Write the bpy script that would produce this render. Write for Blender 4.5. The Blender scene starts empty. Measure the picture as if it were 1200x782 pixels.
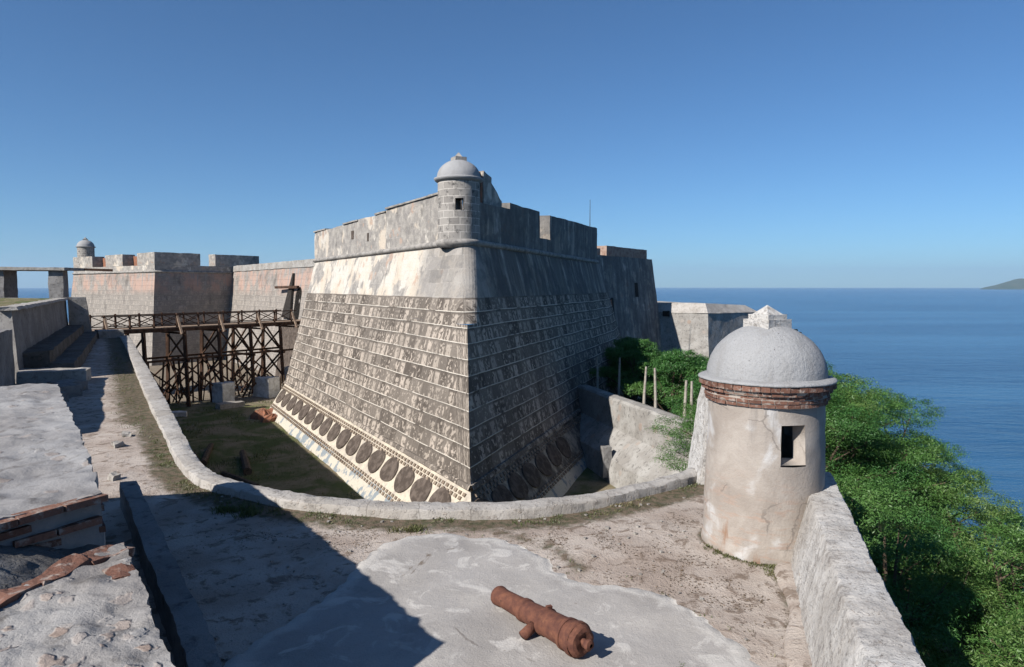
import bpy, math, random
import numpy as np
from mathutils import Vector, noise as mn
R = math.radians
random.seed(7); rng = np.random.default_rng(11)
scn = bpy.context.scene; COL = scn.collection

# ------------------------------------------------------------------ helpers
def V(*a): return Vector(a)
def nz(p, s, seed=0.0):
    return mn.noise_vector(Vector((p[0]*s+seed, p[1]*s-seed, p[2]*s+seed*.5)))

class MB:
    """collects faces; displaces every vertex by position noise so seams stay closed"""
    def __init__(s, disp=()): s.v=[]; s.f=[]; s.uv=[]; s.disp=disp
    def _d(s, p):
        q = Vector(p)
        for amp, sc in s.disp: q += nz(p, sc)*amp
        return q
    def face(s, pts, uvs=None):
        b=len(s.v); s.v += [s._d(p) for p in pts]; s.f.append(tuple(range(b,b+len(pts))))
        s.uv += list(uvs) if uvs else [(p[0]+p[1]*.7, p[2]) for p in pts]
    def grid(s, a, b, c, d, step=None, uv=None):
        """quad a,b,c,d (ccw from outside) cut into cells of about step metres"""
        a,b,c,d=[Vector(q) for q in (a,b,c,d)]
        nu=nv=1
        if step:
            nu=max(1,int(round(max((b-a).length,(c-d).length)/step))); nv=max(1,int(round(max((d-a).length,(c-b).length)/step)))
        if uv is None:
            L=(b-a).length
            if abs((d-a).normalized().z)>.35: uv=((0,a.z),(L,b.z),(L,c.z),(0,d.z))
            else: uv=tuple((q.x,q.y) for q in (a,b,c,d))
        base=len(s.v); U=[Vector(q) for q in uv]; uvs=[]
        for j in range(nv+1):
            t=j/nv
            for i in range(nu+1):
                k=i/nu
                s.v.append(s._d((a.lerp(b,k)).lerp(d.lerp(c,k),t)))
                uvs.append((U[0].lerp(U[1],k)).lerp(U[3].lerp(U[2],k),t))
        for j in range(nv):
            for i in range(nu):
                q=(j*(nu+1)+i, j*(nu+1)+i+1, (j+1)*(nu+1)+i+1, (j+1)*(nu+1)+i)
                s.f.append(tuple(base+k for k in q)); s.uv += [tuple(uvs[k]) for k in q]
    def hexa(s, bot, top, step=None, skip='', u0=0):
        """bottom and top rings of 4 points, counter-clockwise seen from above"""
        bot=[Vector(p) for p in bot]; top=[Vector(p) for p in top]
        if 't' not in skip: s.grid(top[0],top[1],top[2],top[3],step)
        if 'b' not in skip: s.grid(bot[3],bot[2],bot[1],bot[0],step)
        for i in range(4):
            if str(i) in skip: continue
            j=(i+1)%4; L=(bot[j]-bot[i]).length
            s.grid(bot[i],bot[j],top[j],top[i],step,((u0,bot[i].z),(u0+L,bot[j].z),(u0+L,top[j].z),(u0,top[i].z)))
    def box(s, c, size, rz=0, step=None, skip=''):
        hx,hy,hz=[q/2 for q in size]; co,si=math.cos(rz),math.sin(rz)
        r=[(c[0]+x*co-y*si, c[1]+x*si+y*co) for x,y in ((-hx,-hy),(hx,-hy),(hx,hy),(-hx,hy))]
        s.hexa([(x,y,c[2]-hz) for x,y in r],[(x,y,c[2]+hz) for x,y in r],step,skip)
    def bar(s, a, b, w, h=None, up=(0,0,1)):
        h=h or w; a=Vector(a); b=Vector(b); d=(b-a).normalized(); upv=Vector(up)
        if abs(d.dot(upv))>.95: upv=Vector((1,0,0))
        x=d.cross(upv).normalized()*w/2; y=x.cross(d).normalized()*h/2
        s.hexa([a-x-y,a+x-y,b+x-y,b-x-y],[a-x+y,a+x+y,b+x+y,b-x+y])
    def sweep(s, secs, closed=True, caps=True, uvv=None):
        """rings of equal length joined one after the other"""
        n=len(secs[0]); L=0; Ls=[0]
        for i in range(1,len(secs)):
            L+=(Vector(secs[i][0])-Vector(secs[i-1][0])).length; Ls.append(L)
        per=[0]
        for k in range(n): per.append(per[-1]+(Vector(secs[0][(k+1)%n])-Vector(secs[0][k])).length)
        base=len(s.v)
        for r in secs: s.v += [s._d(p) for p in r]
        m=n if closed else n-1
        for i in range(len(secs)-1):
            for k in range(m):
                k2=(k+1)%n
                s.f.append((base+i*n+k,base+i*n+k2,base+(i+1)*n+k2,base+(i+1)*n+k))
                if uvv=='z':
                    s.uv += [(Ls[i],secs[i][k][2]),(Ls[i],secs[i][k2][2]),(Ls[i+1],secs[i+1][k2][2]),(Ls[i+1],secs[i+1][k][2])]
                else: s.uv += [(Ls[i],per[k]),(Ls[i],per[k+1]),(Ls[i+1],per[k+1]),(Ls[i+1],per[k])]
        if caps and closed:
            for i,rev in ((0,True),(len(secs)-1,False)):
                idx=[base+i*n+k for k in range(n)]
                if rev: idx=idx[::-1]
                s.f.append(tuple(idx)); s.uv += [(s.v[q].x,s.v[q].z) for q in idx]
    def tube(s, pts, rad, n=8):
        pts=[Vector(p) for p in pts]; secs=[]
        for i,p in enumerate(pts):
            d=(pts[min(i+1,len(pts)-1)]-pts[max(i-1,0)]).normalized()
            x=d.cross(Vector((.31,.17,.93))).normalized(); y=d.cross(x)
            r=rad[i] if isinstance(rad,(list,tuple)) else rad
            secs.append([p+x*r*math.cos(2*math.pi*k/n)+y*r*math.sin(2*math.pi*k/n) for k in range(n)])
        s.sweep(secs)
    def lathe(s, prof, c, n=48, wob=0):
        """profile of (radius, z) bottom to top around centre c"""
        secs=[]
        for r,z in prof:
            secs.append([(c[0]+r*math.cos(2*math.pi*k/n), c[1]+r*math.sin(2*math.pi*k/n), c[2]+z) for k in range(n)])
        base=len(s.v)
        for q in secs: s.v += [s._d(p) for p in q]
        for i in range(len(secs)-1):
            ra=max(prof[i][0],prof[i+1][0])
            for k in range(n):
                k2=(k+1)%n
                s.f.append((base+i*n+k,base+i*n+k2,base+(i+1)*n+k2,base+(i+1)*n+k))
                u0,u1=2*math.pi*k/n*ra,2*math.pi*(k+1)/n*ra
                s.uv += [(u0,prof[i][1]),(u1,prof[i][1]),(u1,prof[i+1][1]),(u0,prof[i+1][1])]

def link(name, mesh, parent=None):
    o=bpy.data.objects.new(name, mesh); COL.objects.link(o)
    if parent: o.parent=parent
    return o
def wloc(o):
    p=Vector((0,0,0))
    while o: p+=o.location; o=o.parent
    return p
def obj(name, mb, m, parent=None, smooth=False, org=None, crisp=0):
    o0 = wloc(parent) if parent else Vector(org or (0,0,0))
    me=bpy.data.meshes.new(name)
    me.from_pydata([tuple(v-o0) for v in mb.v],[],mb.f)
    uvl=me.uv_layers.new(name='UVMap')
    if len(mb.uv)==len(me.loops):
        uvl.data.foreach_set('uv', [c for q in mb.uv for c in (q[0],q[1])])
    me.materials.append(m)
    if smooth: me.polygons.foreach_set('use_smooth',[True]*len(me.polygons))
    if crisp: me.set_sharp_from_angle(angle=R(crisp))
    me.update()
    o=link(name, me, parent)
    if not parent: o.location=o0
    return o
def tag(o, label=None, cat=None, group=None, kind=None):
    if label: o['label']=label
    if cat: o['category']=cat
    if group: o['group']=group
    if kind: o['kind']=kind
    return o
def thing(name, label, cat, loc=(0,0,0), group=None):
    o=bpy.data.objects.new(name,None); COL.objects.link(o); o.location=loc; o.empty_display_size=.2
    return tag(o,label,cat,group)
def dup(root, loc, rz=0, sc=1, label=None, group=None):
    r=root.copy(); COL.objects.link(r); r.location=loc; r.rotation_euler=(0,0,rz)
    r.scale=(sc,sc,sc) if not isinstance(sc,tuple) else sc
    if label: r['label']=label
    if group: r['group']=group
    for ch in list(root.children):
        c=ch.copy(); COL.objects.link(c); c.parent=r
    return r

# ------------------------------------------------------------------ node materials
class NT:
    def __init__(s, name):
        s.m=bpy.data.materials.new(name); s.m.use_nodes=True; s.t=s.m.node_tree
        s.t.nodes.clear()
        s.out=s.t.nodes.new('ShaderNodeOutputMaterial'); s.p=s.t.nodes.new('ShaderNodeBsdfPrincipled')
        s.t.links.new(s.p.outputs[0], s.out.inputs[0])
        s.tc=s.t.nodes.new('ShaderNodeTexCoord')
        s.obj=s.tc.outputs['Object']; s.uvc=s.tc.outputs['UV']
        s.geo=s.t.nodes.new('ShaderNodeNewGeometry'); s.pos=s.geo.outputs['Position']
    def n(s,t,**k):
        x=s.t.nodes.new(t)
        for a,b in k.items(): setattr(x,a,b)
        return x
    def put(s,sock,val):
        if hasattr(val,'is_output'): s.t.links.new(val,sock)
        elif isinstance(val,(tuple,list)) and len(val)==3 and sock.type=='RGBA': sock.default_value=(*val,1)
        else: sock.default_value=val
    def map(s,vec,scale=(1,1,1),loc=(0,0,0),rot=(0,0,0)):
        x=s.n('ShaderNodeMapping'); s.put(x.inputs[0],vec); x.inputs[1].default_value=loc; x.inputs[2].default_value=rot; x.inputs[3].default_value=scale
        return x.outputs[0]
    def noise(s,vec,scale,detail=5,rough=.55,dist=0,col=False):
        x=s.n('ShaderNodeTexNoise'); s.put(x.inputs['Vector'],vec); x.inputs['Scale'].default_value=scale
        x.inputs['Detail'].default_value=detail; x.inputs['Roughness'].default_value=rough; x.inputs['Distortion'].default_value=dist
        return x.outputs[1 if col else 0]
    def vor(s,vec,scale,feature='F1',out=0):
        x=s.n('ShaderNodeTexVoronoi',feature=feature); s.put(x.inputs['Vector'],vec); x.inputs['Scale'].default_value=scale
        return x.outputs[out]
    def ramp(s,fac,stops,ease='LINEAR'):
        x=s.n('ShaderNodeValToRGB'); s.put(x.inputs[0],fac); r=x.color_ramp; r.interpolation=ease
        while len(r.elements)<len(stops): r.elements.new(.5)
        for e,(p,c) in zip(r.elements,stops):
            e.position=p; e.color=(c,c,c,1) if not isinstance(c,tuple) else (*c,1)
        return x.outputs[0]
    def mix(s,fac,a,b,mode='MIX'):
        x=s.n('ShaderNodeMix',data_type='RGBA',blend_type=mode); s.put(x.inputs[0],fac); s.put(x.inputs[6],a); s.put(x.inputs[7],b)
        return x.outputs[2]
    def math(s,op,a,b=0,c=0,clamp=False):
        x=s.n('ShaderNodeMath',operation=op,use_clamp=clamp)
        s.put(x.inputs[0],a); s.put(x.inputs[1],b)
        if len(x.inputs)>2: s.put(x.inputs[2],c)
        return x.outputs[0]
    def step(s,val,lo,hi):
        x=s.n('ShaderNodeMapRange',interpolation_type='SMOOTHSTEP'); s.put(x.inputs[0],val)
        x.inputs[1].default_value=lo; x.inputs[2].default_value=hi
        return x.outputs[0]
    def sep(s,vec):
        x=s.n('ShaderNodeSeparateXYZ'); s.put(x.inputs[0],vec); return x.outputs
    def attr(s,name):
        x=s.n('ShaderNodeAttribute',attribute_name=name); return x.outputs['Fac']
    def bump(s,h,dist=.02,strength=1.0,prev=None):
        x=s.n('ShaderNodeBump'); s.put(x.inputs['Height'],h); x.inputs['Distance'].default_value=dist; x.inputs['Strength'].default_value=strength
        if prev: s.put(x.inputs['Normal'],prev)
        return x.outputs[0]
    def done(s,col,rough=.9,normal=None,spec=.2,metal=0,k=.74):
        if hasattr(col,'is_output') and k!=1: col=s.mix(1,col,(k,k,k),'MULTIPLY')
        s.put(s.p.inputs['Base Color'],col); s.put(s.p.inputs['Roughness'],rough)
        s.p.inputs['Specular IOR Level'].default_value=spec; s.p.inputs['Metallic'].default_value=metal
        if normal: s.put(s.p.inputs['Normal'],normal)
        return s.m

def m_rubble(name, base, dark, light, stones=7.0, warm=None, bump=.03, spots=.5):
    """weathered lime-and-pebble masonry"""
    t=NT(name); v=t.pos
    big=t.noise(v,.9,4); mid=t.noise(v,5,6,.65); fine=t.noise(v,34,4,.7)
    c=t.mix(t.step(big,.35,.7),base,light); c=t.mix(t.step(mid,.5,.75),c,dark)
    wv=t.mix(.12,v,t.noise(v,stones*1.3,2,col=True))
    cell=t.vor(wv,stones,'F1',0); ccol=t.vor(wv,stones,'F1',1); rnd=t.sep(ccol)[0]
    mask=t.math('MULTIPLY',t.step(cell,.42,.25),t.step(rnd,1-spots,1-spots+.1))
    sc=t.mix(t.sep(ccol)[1],light,warm or base)
    c=t.mix(t.math('MULTIPLY',mask,.75),c,sc)
    pit=t.step(fine,.36,.22); c=t.mix(t.math('MULTIPLY',pit,.6),c,dark)
    h=t.math('ADD',t.math('MULTIPLY',mid,1.2),t.math('ADD',t.math('MULTIPLY',mask,.5),t.math('MULTIPLY',fine,.5)))
    return t.done(c,.95,t.bump(h,bump),.1)

M={}
M['platform']=m_rubble('weathered_platform',(.25,.235,.225),(.10,.09,.082),(.38,.37,.36),9,(.34,.25,.20),.016,.6)
M['platform_fine']=m_rubble('weathered_platform_smooth',(.27,.262,.26),(.15,.14,.135),(.37,.368,.37),6,(.31,.26,.23),.012,.35)
M['sole']=m_rubble('grey_rubble',(.13,.125,.122),(.055,.05,.048),(.2,.2,.2),18,(.15,.13,.12),.03,.4)
M['coping']=m_rubble('pale_coping',(.38,.355,.325),(.19,.175,.16),(.50,.48,.455),16,(.40,.34,.29),.025,.5)
def coping_joints():
    m=M['coping']; t=m.node_tree; p=[n for n in t.nodes if n.type=='BSDF_PRINCIPLED'][0]; L=p.inputs['Base Color'].links[0].from_socket
    uv=t.nodes.new('ShaderNodeTexCoord'); sx=t.nodes.new('ShaderNodeSeparateXYZ'); t.links.new(uv.outputs['UV'],sx.inputs[0])
    nz_=t.nodes.new('ShaderNodeTexNoise'); nz_.inputs['Scale'].default_value=1.1; t.links.new(uv.outputs['UV'],nz_.inputs['Vector'])
    a=t.nodes.new('ShaderNodeMath'); a.operation='MULTIPLY_ADD'; t.links.new(nz_.outputs[0],a.inputs[0]); a.inputs[1].default_value=.5; t.links.new(sx.outputs[0],a.inputs[2])
    f=t.nodes.new('ShaderNodeMath'); f.operation='PINGPONG'; f.inputs[1].default_value=.46; t.links.new(a.outputs[0],f.inputs[0])
    r_=t.nodes.new('ShaderNodeMapRange'); r_.inputs[1].default_value=.012; r_.inputs[2].default_value=.004; t.links.new(f.outputs[0],r_.inputs[0])
    k=t.nodes.new('ShaderNodeMath'); k.operation='MULTIPLY'; k.inputs[1].default_value=.5; t.links.new(r_.outputs[0],k.inputs[0])
    mx=t.nodes.new('ShaderNodeMix'); mx.data_type='RGBA'; t.links.new(k.outputs[0],mx.inputs[0]); t.links.new(L,mx.inputs[6]); mx.inputs[7].default_value=(.09,.08,.07,1)
    t.links.new(mx.outputs[2],p.inputs['Base Color'])
coping_joints()
M['parapet']=m_rubble('limewashed_rubble',(.47,.445,.415),(.22,.2,.185),(.64,.63,.61),24,(.50,.43,.37),.03,.6)
M['darkwall']=m_rubble('old_grey_wall',(.22,.213,.208),(.09,.087,.084),(.31,.305,.30),6,(.24,.2,.17),.02,.2)
M['farplaster']=m_rubble('far_grey_plaster',(.31,.295,.275),(.13,.125,.12),(.43,.42,.40),1.6,(.35,.27,.22),.03,.3)

def m_castle(name, mode, shade_side=False):
    """UV in metres: u along the wall, v = height. mode: ashlar / plaster / parapet / far"""
    t=NT(name); u,vv,_=t.sep(t.uvc); P=t.uvc
    H,Wd=.70,.78
    wob=t.math('MULTIPLY',t.math('SUBTRACT',t.noise(P,.5,2),.5),.06)
    vy=t.math('ADD',vv,wob)
    row=t.math('FLOOR',t.math('DIVIDE',vy,H)); fy=t.math('FRACT',t.math('DIVIDE',vy,H))
    off=t.math('MULTIPLY',t.math('FRACT',t.math('MULTIPLY',t.math('ADD',row,40.0),.618)),1.0)
    ux=t.math('ADD',t.math('DIVIDE',t.math('ADD',u,t.math('MULTIPLY',t.math('SUBTRACT',t.noise(P,2.2,2),.5),.35)),Wd),off)
    colm=t.math('FLOOR',ux); fx=t.math('FRACT',ux)
    cv=t.n('ShaderNodeCombineXYZ'); t.put(cv.inputs[0],colm); t.put(cv.inputs[1],row)
    wn=t.n('ShaderNodeTexWhiteNoise'); t.put(wn.inputs['Vector'],cv.outputs[0]); rnd=wn.outputs[0]; rcol=t.sep(wn.outputs[1])
    ex=t.math('SUBTRACT',.5,t.math('ABSOLUTE',t.math('SUBTRACT',fx,.5)))
    ey=t.math('SUBTRACT',.5,t.math('ABSOLUTE',t.math('SUBTRACT',fy,.5)))
    hline=t.step(t.math('ADD',ey,t.math('MULTIPLY',t.math('SUBTRACT',t.noise(P,6,3),.5),.03)),.047,.02); vline=t.step(ex,.028,.01)
    broke=t.step(t.noise(P,.5,3),.36,.46)
    streak=t.noise(t.map(P,(1.1,.16,1)),1.4,6,.65)
    grime=t.noise(P,.22,5,.6); fine=t.noise(P,9,5,.7); mid=t.noise(P,4.2,4,.6)
    if mode in('ashlar','far'):
        stone=t.mix(rnd,(.10,.085,.073),(.225,.197,.17))
        stone=t.mix(t.math('MULTIPLY',t.step(t.noise(P,.4,4,.6),.45,.70),.45),stone,(.27,.235,.20))
        # worn pale hearts of the blocks
        core=t.math('MULTIPLY',t.step(ex,.06,.22),t.step(t.math('SUBTRACT',.93,fy),.03,.2))
        th=t.math('SUBTRACT',mid,t.math('MULTIPLY',t.math('SUBTRACT',rcol[1],.5),.20))
        worn=t.math('MULTIPLY',core,t.step(th,.48,.545))
        c=t.mix(t.math('MULTIPLY',worn,.85),stone,t.mix(rcol[2],(.58,.505,.43),(.42,.37,.315)))
        c=t.mix(t.math('MULTIPLY',t.math('MULTIPLY',hline,broke),.95),c,(.70,.65,.57))
        c=t.mix(t.math('MULTIPLY',vline,.45),c,(.42,.37,.32))
        c=t.mix(t.math('MULTIPLY',t.step(fine,.52,.72),.5),c,(.085,.072,.063)); c=t.mix(t.math('MULTIPLY',t.step(grime,.50,.66),.35),c,(.10,.088,.078)); c=t.mix(t.math('MULTIPLY',t.step(t.noise(t.map(P,(1.6,.25,1),(3,1,0)),1.2,5,.65),.56,.72),.45),c,(.09,.08,.072))
        if mode=='far':
            c=t.mix(.62,c,(.34,.315,.29)); c=t.mix(t.math('MULTIPLY',t.math('MULTIPLY',t.step(vv,2.6,4.0),t.step(t.noise(P,.35,5,.6),.42,.58)),.75),c,(.50,.335,.27)); c=t.mix(t.math('MULTIPLY',t.step(t.noise(t.map(P,(1,.5,1)),.6,5,.65),.52,.68),.6),c,(.13,.12,.112))
            c=t.mix(t.math('MULTIPLY',t.step(vv,3.0,4.2),t.step(streak,.5,.65)),c,(.31,.30,.295))
        h=t.math('ADD',t.math('MULTIPLY',hline,.5),t.math('ADD',t.math('MULTIPLY',mid,1.0),t.math('MULTIPLY',rnd,.25)))
        return t.done(c,.95,t.bump(h,.05),.1)
    # plastered zones: grey stone with surviving cream and white render
    q=t.map(P,(1,.95,1)); p1=t.noise(q,.33,4,.55); p2=t.noise(q,1.15,5,.6); e=t.math('ADD',t.math('MULTIPLY',p1,1.0),t.math('MULTIPLY',t.math('SUBTRACT',p2,.5),.55))
    grey=t.mix(t.step(t.noise(P,1.4,5,.65),.36,.62),(.42,.395,.36),(.28,.265,.25))
    cream=t.mix(t.step(t.noise(P,.5,3),.4,.6),(.62,.585,.525),(.60,.525,.435))
    th=.455 if mode=='plaster' else .56
    c=t.mix(t.step(e,th-.03,th+.05),grey,cream)
    c=t.mix(t.math('MULTIPLY',t.step(t.noise(q,.8,4,.6),.61,.66),.7),c,(.47,.335,.26))
    dr=t.noise(t.map(P,(1.5,.7,1),(5,2,0)),.8,5,.65)
    c=t.mix(t.math('MULTIPLY',t.step(dr,.55,.74),.75),c,(.15,.143,.135))
    if mode=='plaster':
        cornr=t.step(t.math('ABSOLUTE',t.math('ADD',u,t.math('MULTIPLY',p2,3.0))),4.2,2.2)
        c=t.mix(t.math('MULTIPLY',cornr,.75),c,t.mix(rnd,(.20,.19,.18),(.34,.32,.30)))
    c=t.mix(t.math('MULTIPLY',t.step(fine,.54,.74),.5),c,(.08,.077,.074))
    c=t.mix(t.math('MULTIPLY',t.math('MAXIMUM',hline,vline),t.math('MULTIPLY',t.step(mid,.40,.62),.5)),c,(.45,.42,.385))
    if mode=='plaster' or shade_side:
        bl=t.math('MULTIPLY',t.step(streak,.25,.6),.85) if shade_side else t.math('MULTIPLY',t.step(t.math('ADD',u,t.math('MULTIPLY',streak,2.5)),1.2,4.5),t.step(streak,.22,.55))  # streaky staining, with the right face's shade painted into the colour
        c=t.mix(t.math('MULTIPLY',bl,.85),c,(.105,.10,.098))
    h=t.math('ADD',t.math('MULTIPLY',mid,1.0),t.math('MULTIPLY',fine,.35))
    return t.done(c,.93,t.bump(h,.04),.1)
M['ashlar']=m_castle('coursed_ashlar','ashlar'); M['plaster']=m_castle('stained_plaster_painted_shade','plaster')
M['parap']=m_castle('stained_parapet','parapet'); M['far']=m_castle('far_coursed_stone','far'); M['parapshade']=m_castle('stained_shade_parapet','parapet',True)  # last one is stained and has the shaded side's darkness painted in

def m_plain(name, a, b, dark=None, scale=2.0, bump=.02, rough=.92, th=(.4,.65), space='pos', spec=.12, metal=0, stretch=(1,1,1)):
    t=NT(name); v={'pos':t.pos,'obj':t.obj,'uv':t.uvc}[space]
    v=t.map(v,stretch)
    n1=t.noise(v,scale,6,.62,.3); n2=t.noise(v,scale*7,4,.7)
    c=t.mix(t.step(n1,*th),a,b)
    if dark: c=t.mix(t.math('MULTIPLY',t.step(n2,.52,.72),.6),c,dark)
    return t.done(c,rough,t.bump(t.math('ADD',n1,t.math('MULTIPLY',n2,.5)),bump),spec,metal)
M['cream']=m_plain('cream_plaster',(.58,.52,.42),(.43,.395,.34),(.27,.245,.215),1.6,.02)
def m_plinth():
    t=NT('stained_shaded_plaster'); u,vv,_=t.sep(t.uvc); v=t.pos
    n=t.noise(v,1.6,6,.62,.3); c=t.mix(t.step(n,.4,.65),(.62,.555,.45),(.45,.41,.355)); c=t.mix(t.math('MULTIPLY',t.step(t.noise(v,5,5,.7),.5,.7),.55),c,(.30,.265,.22))
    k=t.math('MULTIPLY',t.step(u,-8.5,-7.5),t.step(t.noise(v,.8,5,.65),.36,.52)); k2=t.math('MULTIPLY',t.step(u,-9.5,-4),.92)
    c=t.mix(t.math('MULTIPLY',t.math('GREATER_THAN',t.sep(t.geo.outputs['Normal'])[0],0),t.math('ADD',.35,t.math('MULTIPLY',t.step(t.noise(v,.9,5,.65),.38,.55),.55))),c,(.10,.09,.08))  # right-facing side darkened: grime plus its shade painted in
    return t.done(c,.93,t.bump(n,.02),.1)
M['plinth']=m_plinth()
M['whitebase']=m_plain('flaking_white_plaster',(.56,.52,.44),(.25,.29,.32),(.30,.27,.23),1.1,.03,th=(.52,.58))
M['roundel']=m_plain('dark_worn_stone',(.085,.068,.057),(.16,.13,.11),(.05,.042,.037),2.6,.05)
M['brickdentil']=m_plain('dark_brick_dentil',(.20,.155,.12),(.33,.27,.21),None,4,.02)
M['cordon']=m_plain('cordon_stone',(.38,.36,.335),(.22,.21,.2),(.09,.087,.085),2.2,.02)
M['timber']=m_plain('dark_timber',(.060,.036,.026),(.12,.07,.048),(.03,.02,.015),3,.01,stretch=(1,1,.3))
M['timberpale']=m_plain('weathered_timber',(.33,.25,.19),(.22,.16,.12),(.12,.09,.07),3,.01)
M['pole']=m_plain('bleached_pole',(.42,.39,.34),(.30,.27,.23),None,6,.01)
M['white']=m_plain('limewashed_pier',(.72,.73,.74),(.48,.47,.46),(.2,.18,.16),2.2,.03)
M['bark']=m_plain('bark',(.14,.105,.075),(.08,.06,.045),None,5,.02)
M['metal']=m_plain('dark_iron',(.08,.075,.07),(.05,.045,.04),None,5,.005,rough=.6)
M['dark']=m_plain('painted_shade_dark',(.045,.04,.036),(.03,.027,.025),None,3,.01)  # near-black colour standing for shade in openings and for a cast shadow
M['ruddy']=m_plain('red_rubble',(.34,.15,.09),(.22,.12,.085),(.12,.09,.075),5,.03)
M['stone']=m_plain('loose_stone',(.40,.38,.35),(.27,.25,.23),(.18,.16,.15),7,.02)

def m_brick():
    t=NT('worn_brick'); g=t.n('ShaderNodeNewGeometry'); r=g.outputs['Random Per Island']
    c=t.mix(r,(.135,.068,.05),(.235,.125,.092))
    n=t.noise(t.pos,11,5,.65); c=t.mix(t.step(n,.50,.66),c,(.34,.285,.25)); c=t.mix(t.step(n,.44,.28),c,(.09,.055,.045))
    return t.done(c,.93,t.bump(t.noise(t.pos,40,4),.01),.1)
M['brick']=m_brick()
M['litter']=m_plain('dry_litter',(.16,.115,.075),(.09,.07,.05),None,9,.0)
M['step']=m_rubble('dark_step_stone',(.13,.115,.10),(.06,.052,.045),(.19,.175,.16),5,(.15,.11,.08),.03,.3)
M['brickwash']=m_plain('limewashed_brick',(.44,.33,.27),(.30,.19,.145),(.16,.1,.08),2.5,.03)
M['mortar']=m_plain('lime_mortar',(.45,.40,.35),(.33,.29,.25),None,9,.01)

def m_garita(dome=False):
    t=NT('dome_render' if dome else 'sentry_plaster'); v=t.pos
    if dome:
        c=t.mix(t.noise(v,2.2,5),(.31,.315,.32),(.42,.425,.435))
        sp=t.step(t.noise(v,30,3,.6),.60,.70); c=t.mix(t.math('MULTIPLY',sp,t.step(t.noise(v,2.2,3),.50,.68)),c,(.10,.095,.095))
        c=t.mix(t.math('MULTIPLY',t.step(t.noise(v,48,2),.55,.66),.35),c,(.2,.2,.2))
        st=t.noise(t.map(v,(3,3,.5)),1.5,4); c=t.mix(t.math('MULTIPLY',t.step(st,.5,.7),.35),c,(.27,.262,.255))
        return t.done(c,.9,t.bump(t.math('ADD',t.noise(v,20,5,.75),t.math('MULTIPLY',t.noise(v,5,3),.6)),.02),.15)
    n=t.noise(v,1.7,6,.62,.4); c=t.mix(t.step(n,.32,.68),(.33,.29,.255),(.44,.40,.36))
    c=t.mix(t.math('MULTIPLY',t.step(t.noise(v,1.5,4,.5,.3),.58,.70),.75),c,(.60,.60,.60))
    z=t.sep(v)[2]; band=t.noise(t.map(v,(1.2,1.2,5)),2.4,5,.6)
    c=t.mix(t.math('MULTIPLY',t.math('MULTIPLY',t.step(band,.5,.64),t.step(z,1.5,.6)),.6),c,(.40,.29,.23))
    strk=t.noise(t.map(v,(5,5,.5)),1.6,5); c=t.mix(t.math('MULTIPLY',t.step(strk,.55,.75),.35),c,(.24,.215,.195))
    ck=t.vor(t.mix(.3,v,t.noise(v,2.5,4,col=True)),1.3,'DISTANCE_TO_EDGE',0); c=t.mix(t.math('MULTIPLY',t.math('MULTIPLY',t.step(ck,.014,.005),t.step(t.noise(v,1.4,3),.5,.58)),.55),c,(.17,.15,.135))
    dirt=t.math('MULTIPLY',t.step(t.noise(t.map(v,(7,7,.7)),1.1,5,.65),.50,.68),t.step(z,1.2,2.2)); c=t.mix(t.math('MULTIPLY',dirt,.5),c,(.22,.20,.185))
    c=t.mix(t.math('MULTIPLY',t.step(t.noise(v,38,3,.7),.58,.7),.35),c,(.25,.22,.2))
    rust=t.math('MULTIPLY',t.step(t.noise(t.map(v,(2,2,.6)),2,4),.56,.7),t.step(z,1.1,.2)); c=t.mix(rust,c,(.30,.19,.13))
    return t.done(c,.92,t.bump(t.math('ADD',t.noise(v,26,4,.7),t.math('MULTIPLY',t.noise(v,6,3),.5)),.008),.12)
M['sentry']=m_garita(); M['dome']=m_garita(True)

def m_ground():
    t=NT('trodden_earth'); v=t.pos
    n=t.noise(v,.8,6,.6,.4); c=t.mix(t.step(n,.34,.64),(.38,.315,.27),(.52,.46,.41))
    n2=t.noise(v,3.2,6,.68,.5); c=t.mix(t.math('MULTIPLY',t.step(n2,.52,.62),.85),c,(.22,.17,.135))
    sp=t.noise(v,26,4,.7); c=t.mix(t.math('MULTIPLY',t.step(sp,.58,.70),t.step(n2,.40,.60)),c,(.10,.077,.06))
    g=t.attr('turf'); gm=t.math('ADD',g,t.math('MULTIPLY',t.math('SUBTRACT',t.noise(v,4,5,.7),.5),.9))
    c=t.mix(t.math('MULTIPLY',t.step(gm,.22,.60),.9),c,t.mix(t.step(t.noise(v,7,4),.42,.62),(.15,.115,.08),(.065,.07,.034)))
    pb=t.vor(v,22,'F1',0)
    h=t.math('ADD',t.math('MULTIPLY',n2,2.0),t.math('ADD',sp,t.math('MULTIPLY',t.step(pb,.3,.1),.3)))
    return t.done(c,.97,t.bump(h,.02),.08)
M['ground']=m_ground()
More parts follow.
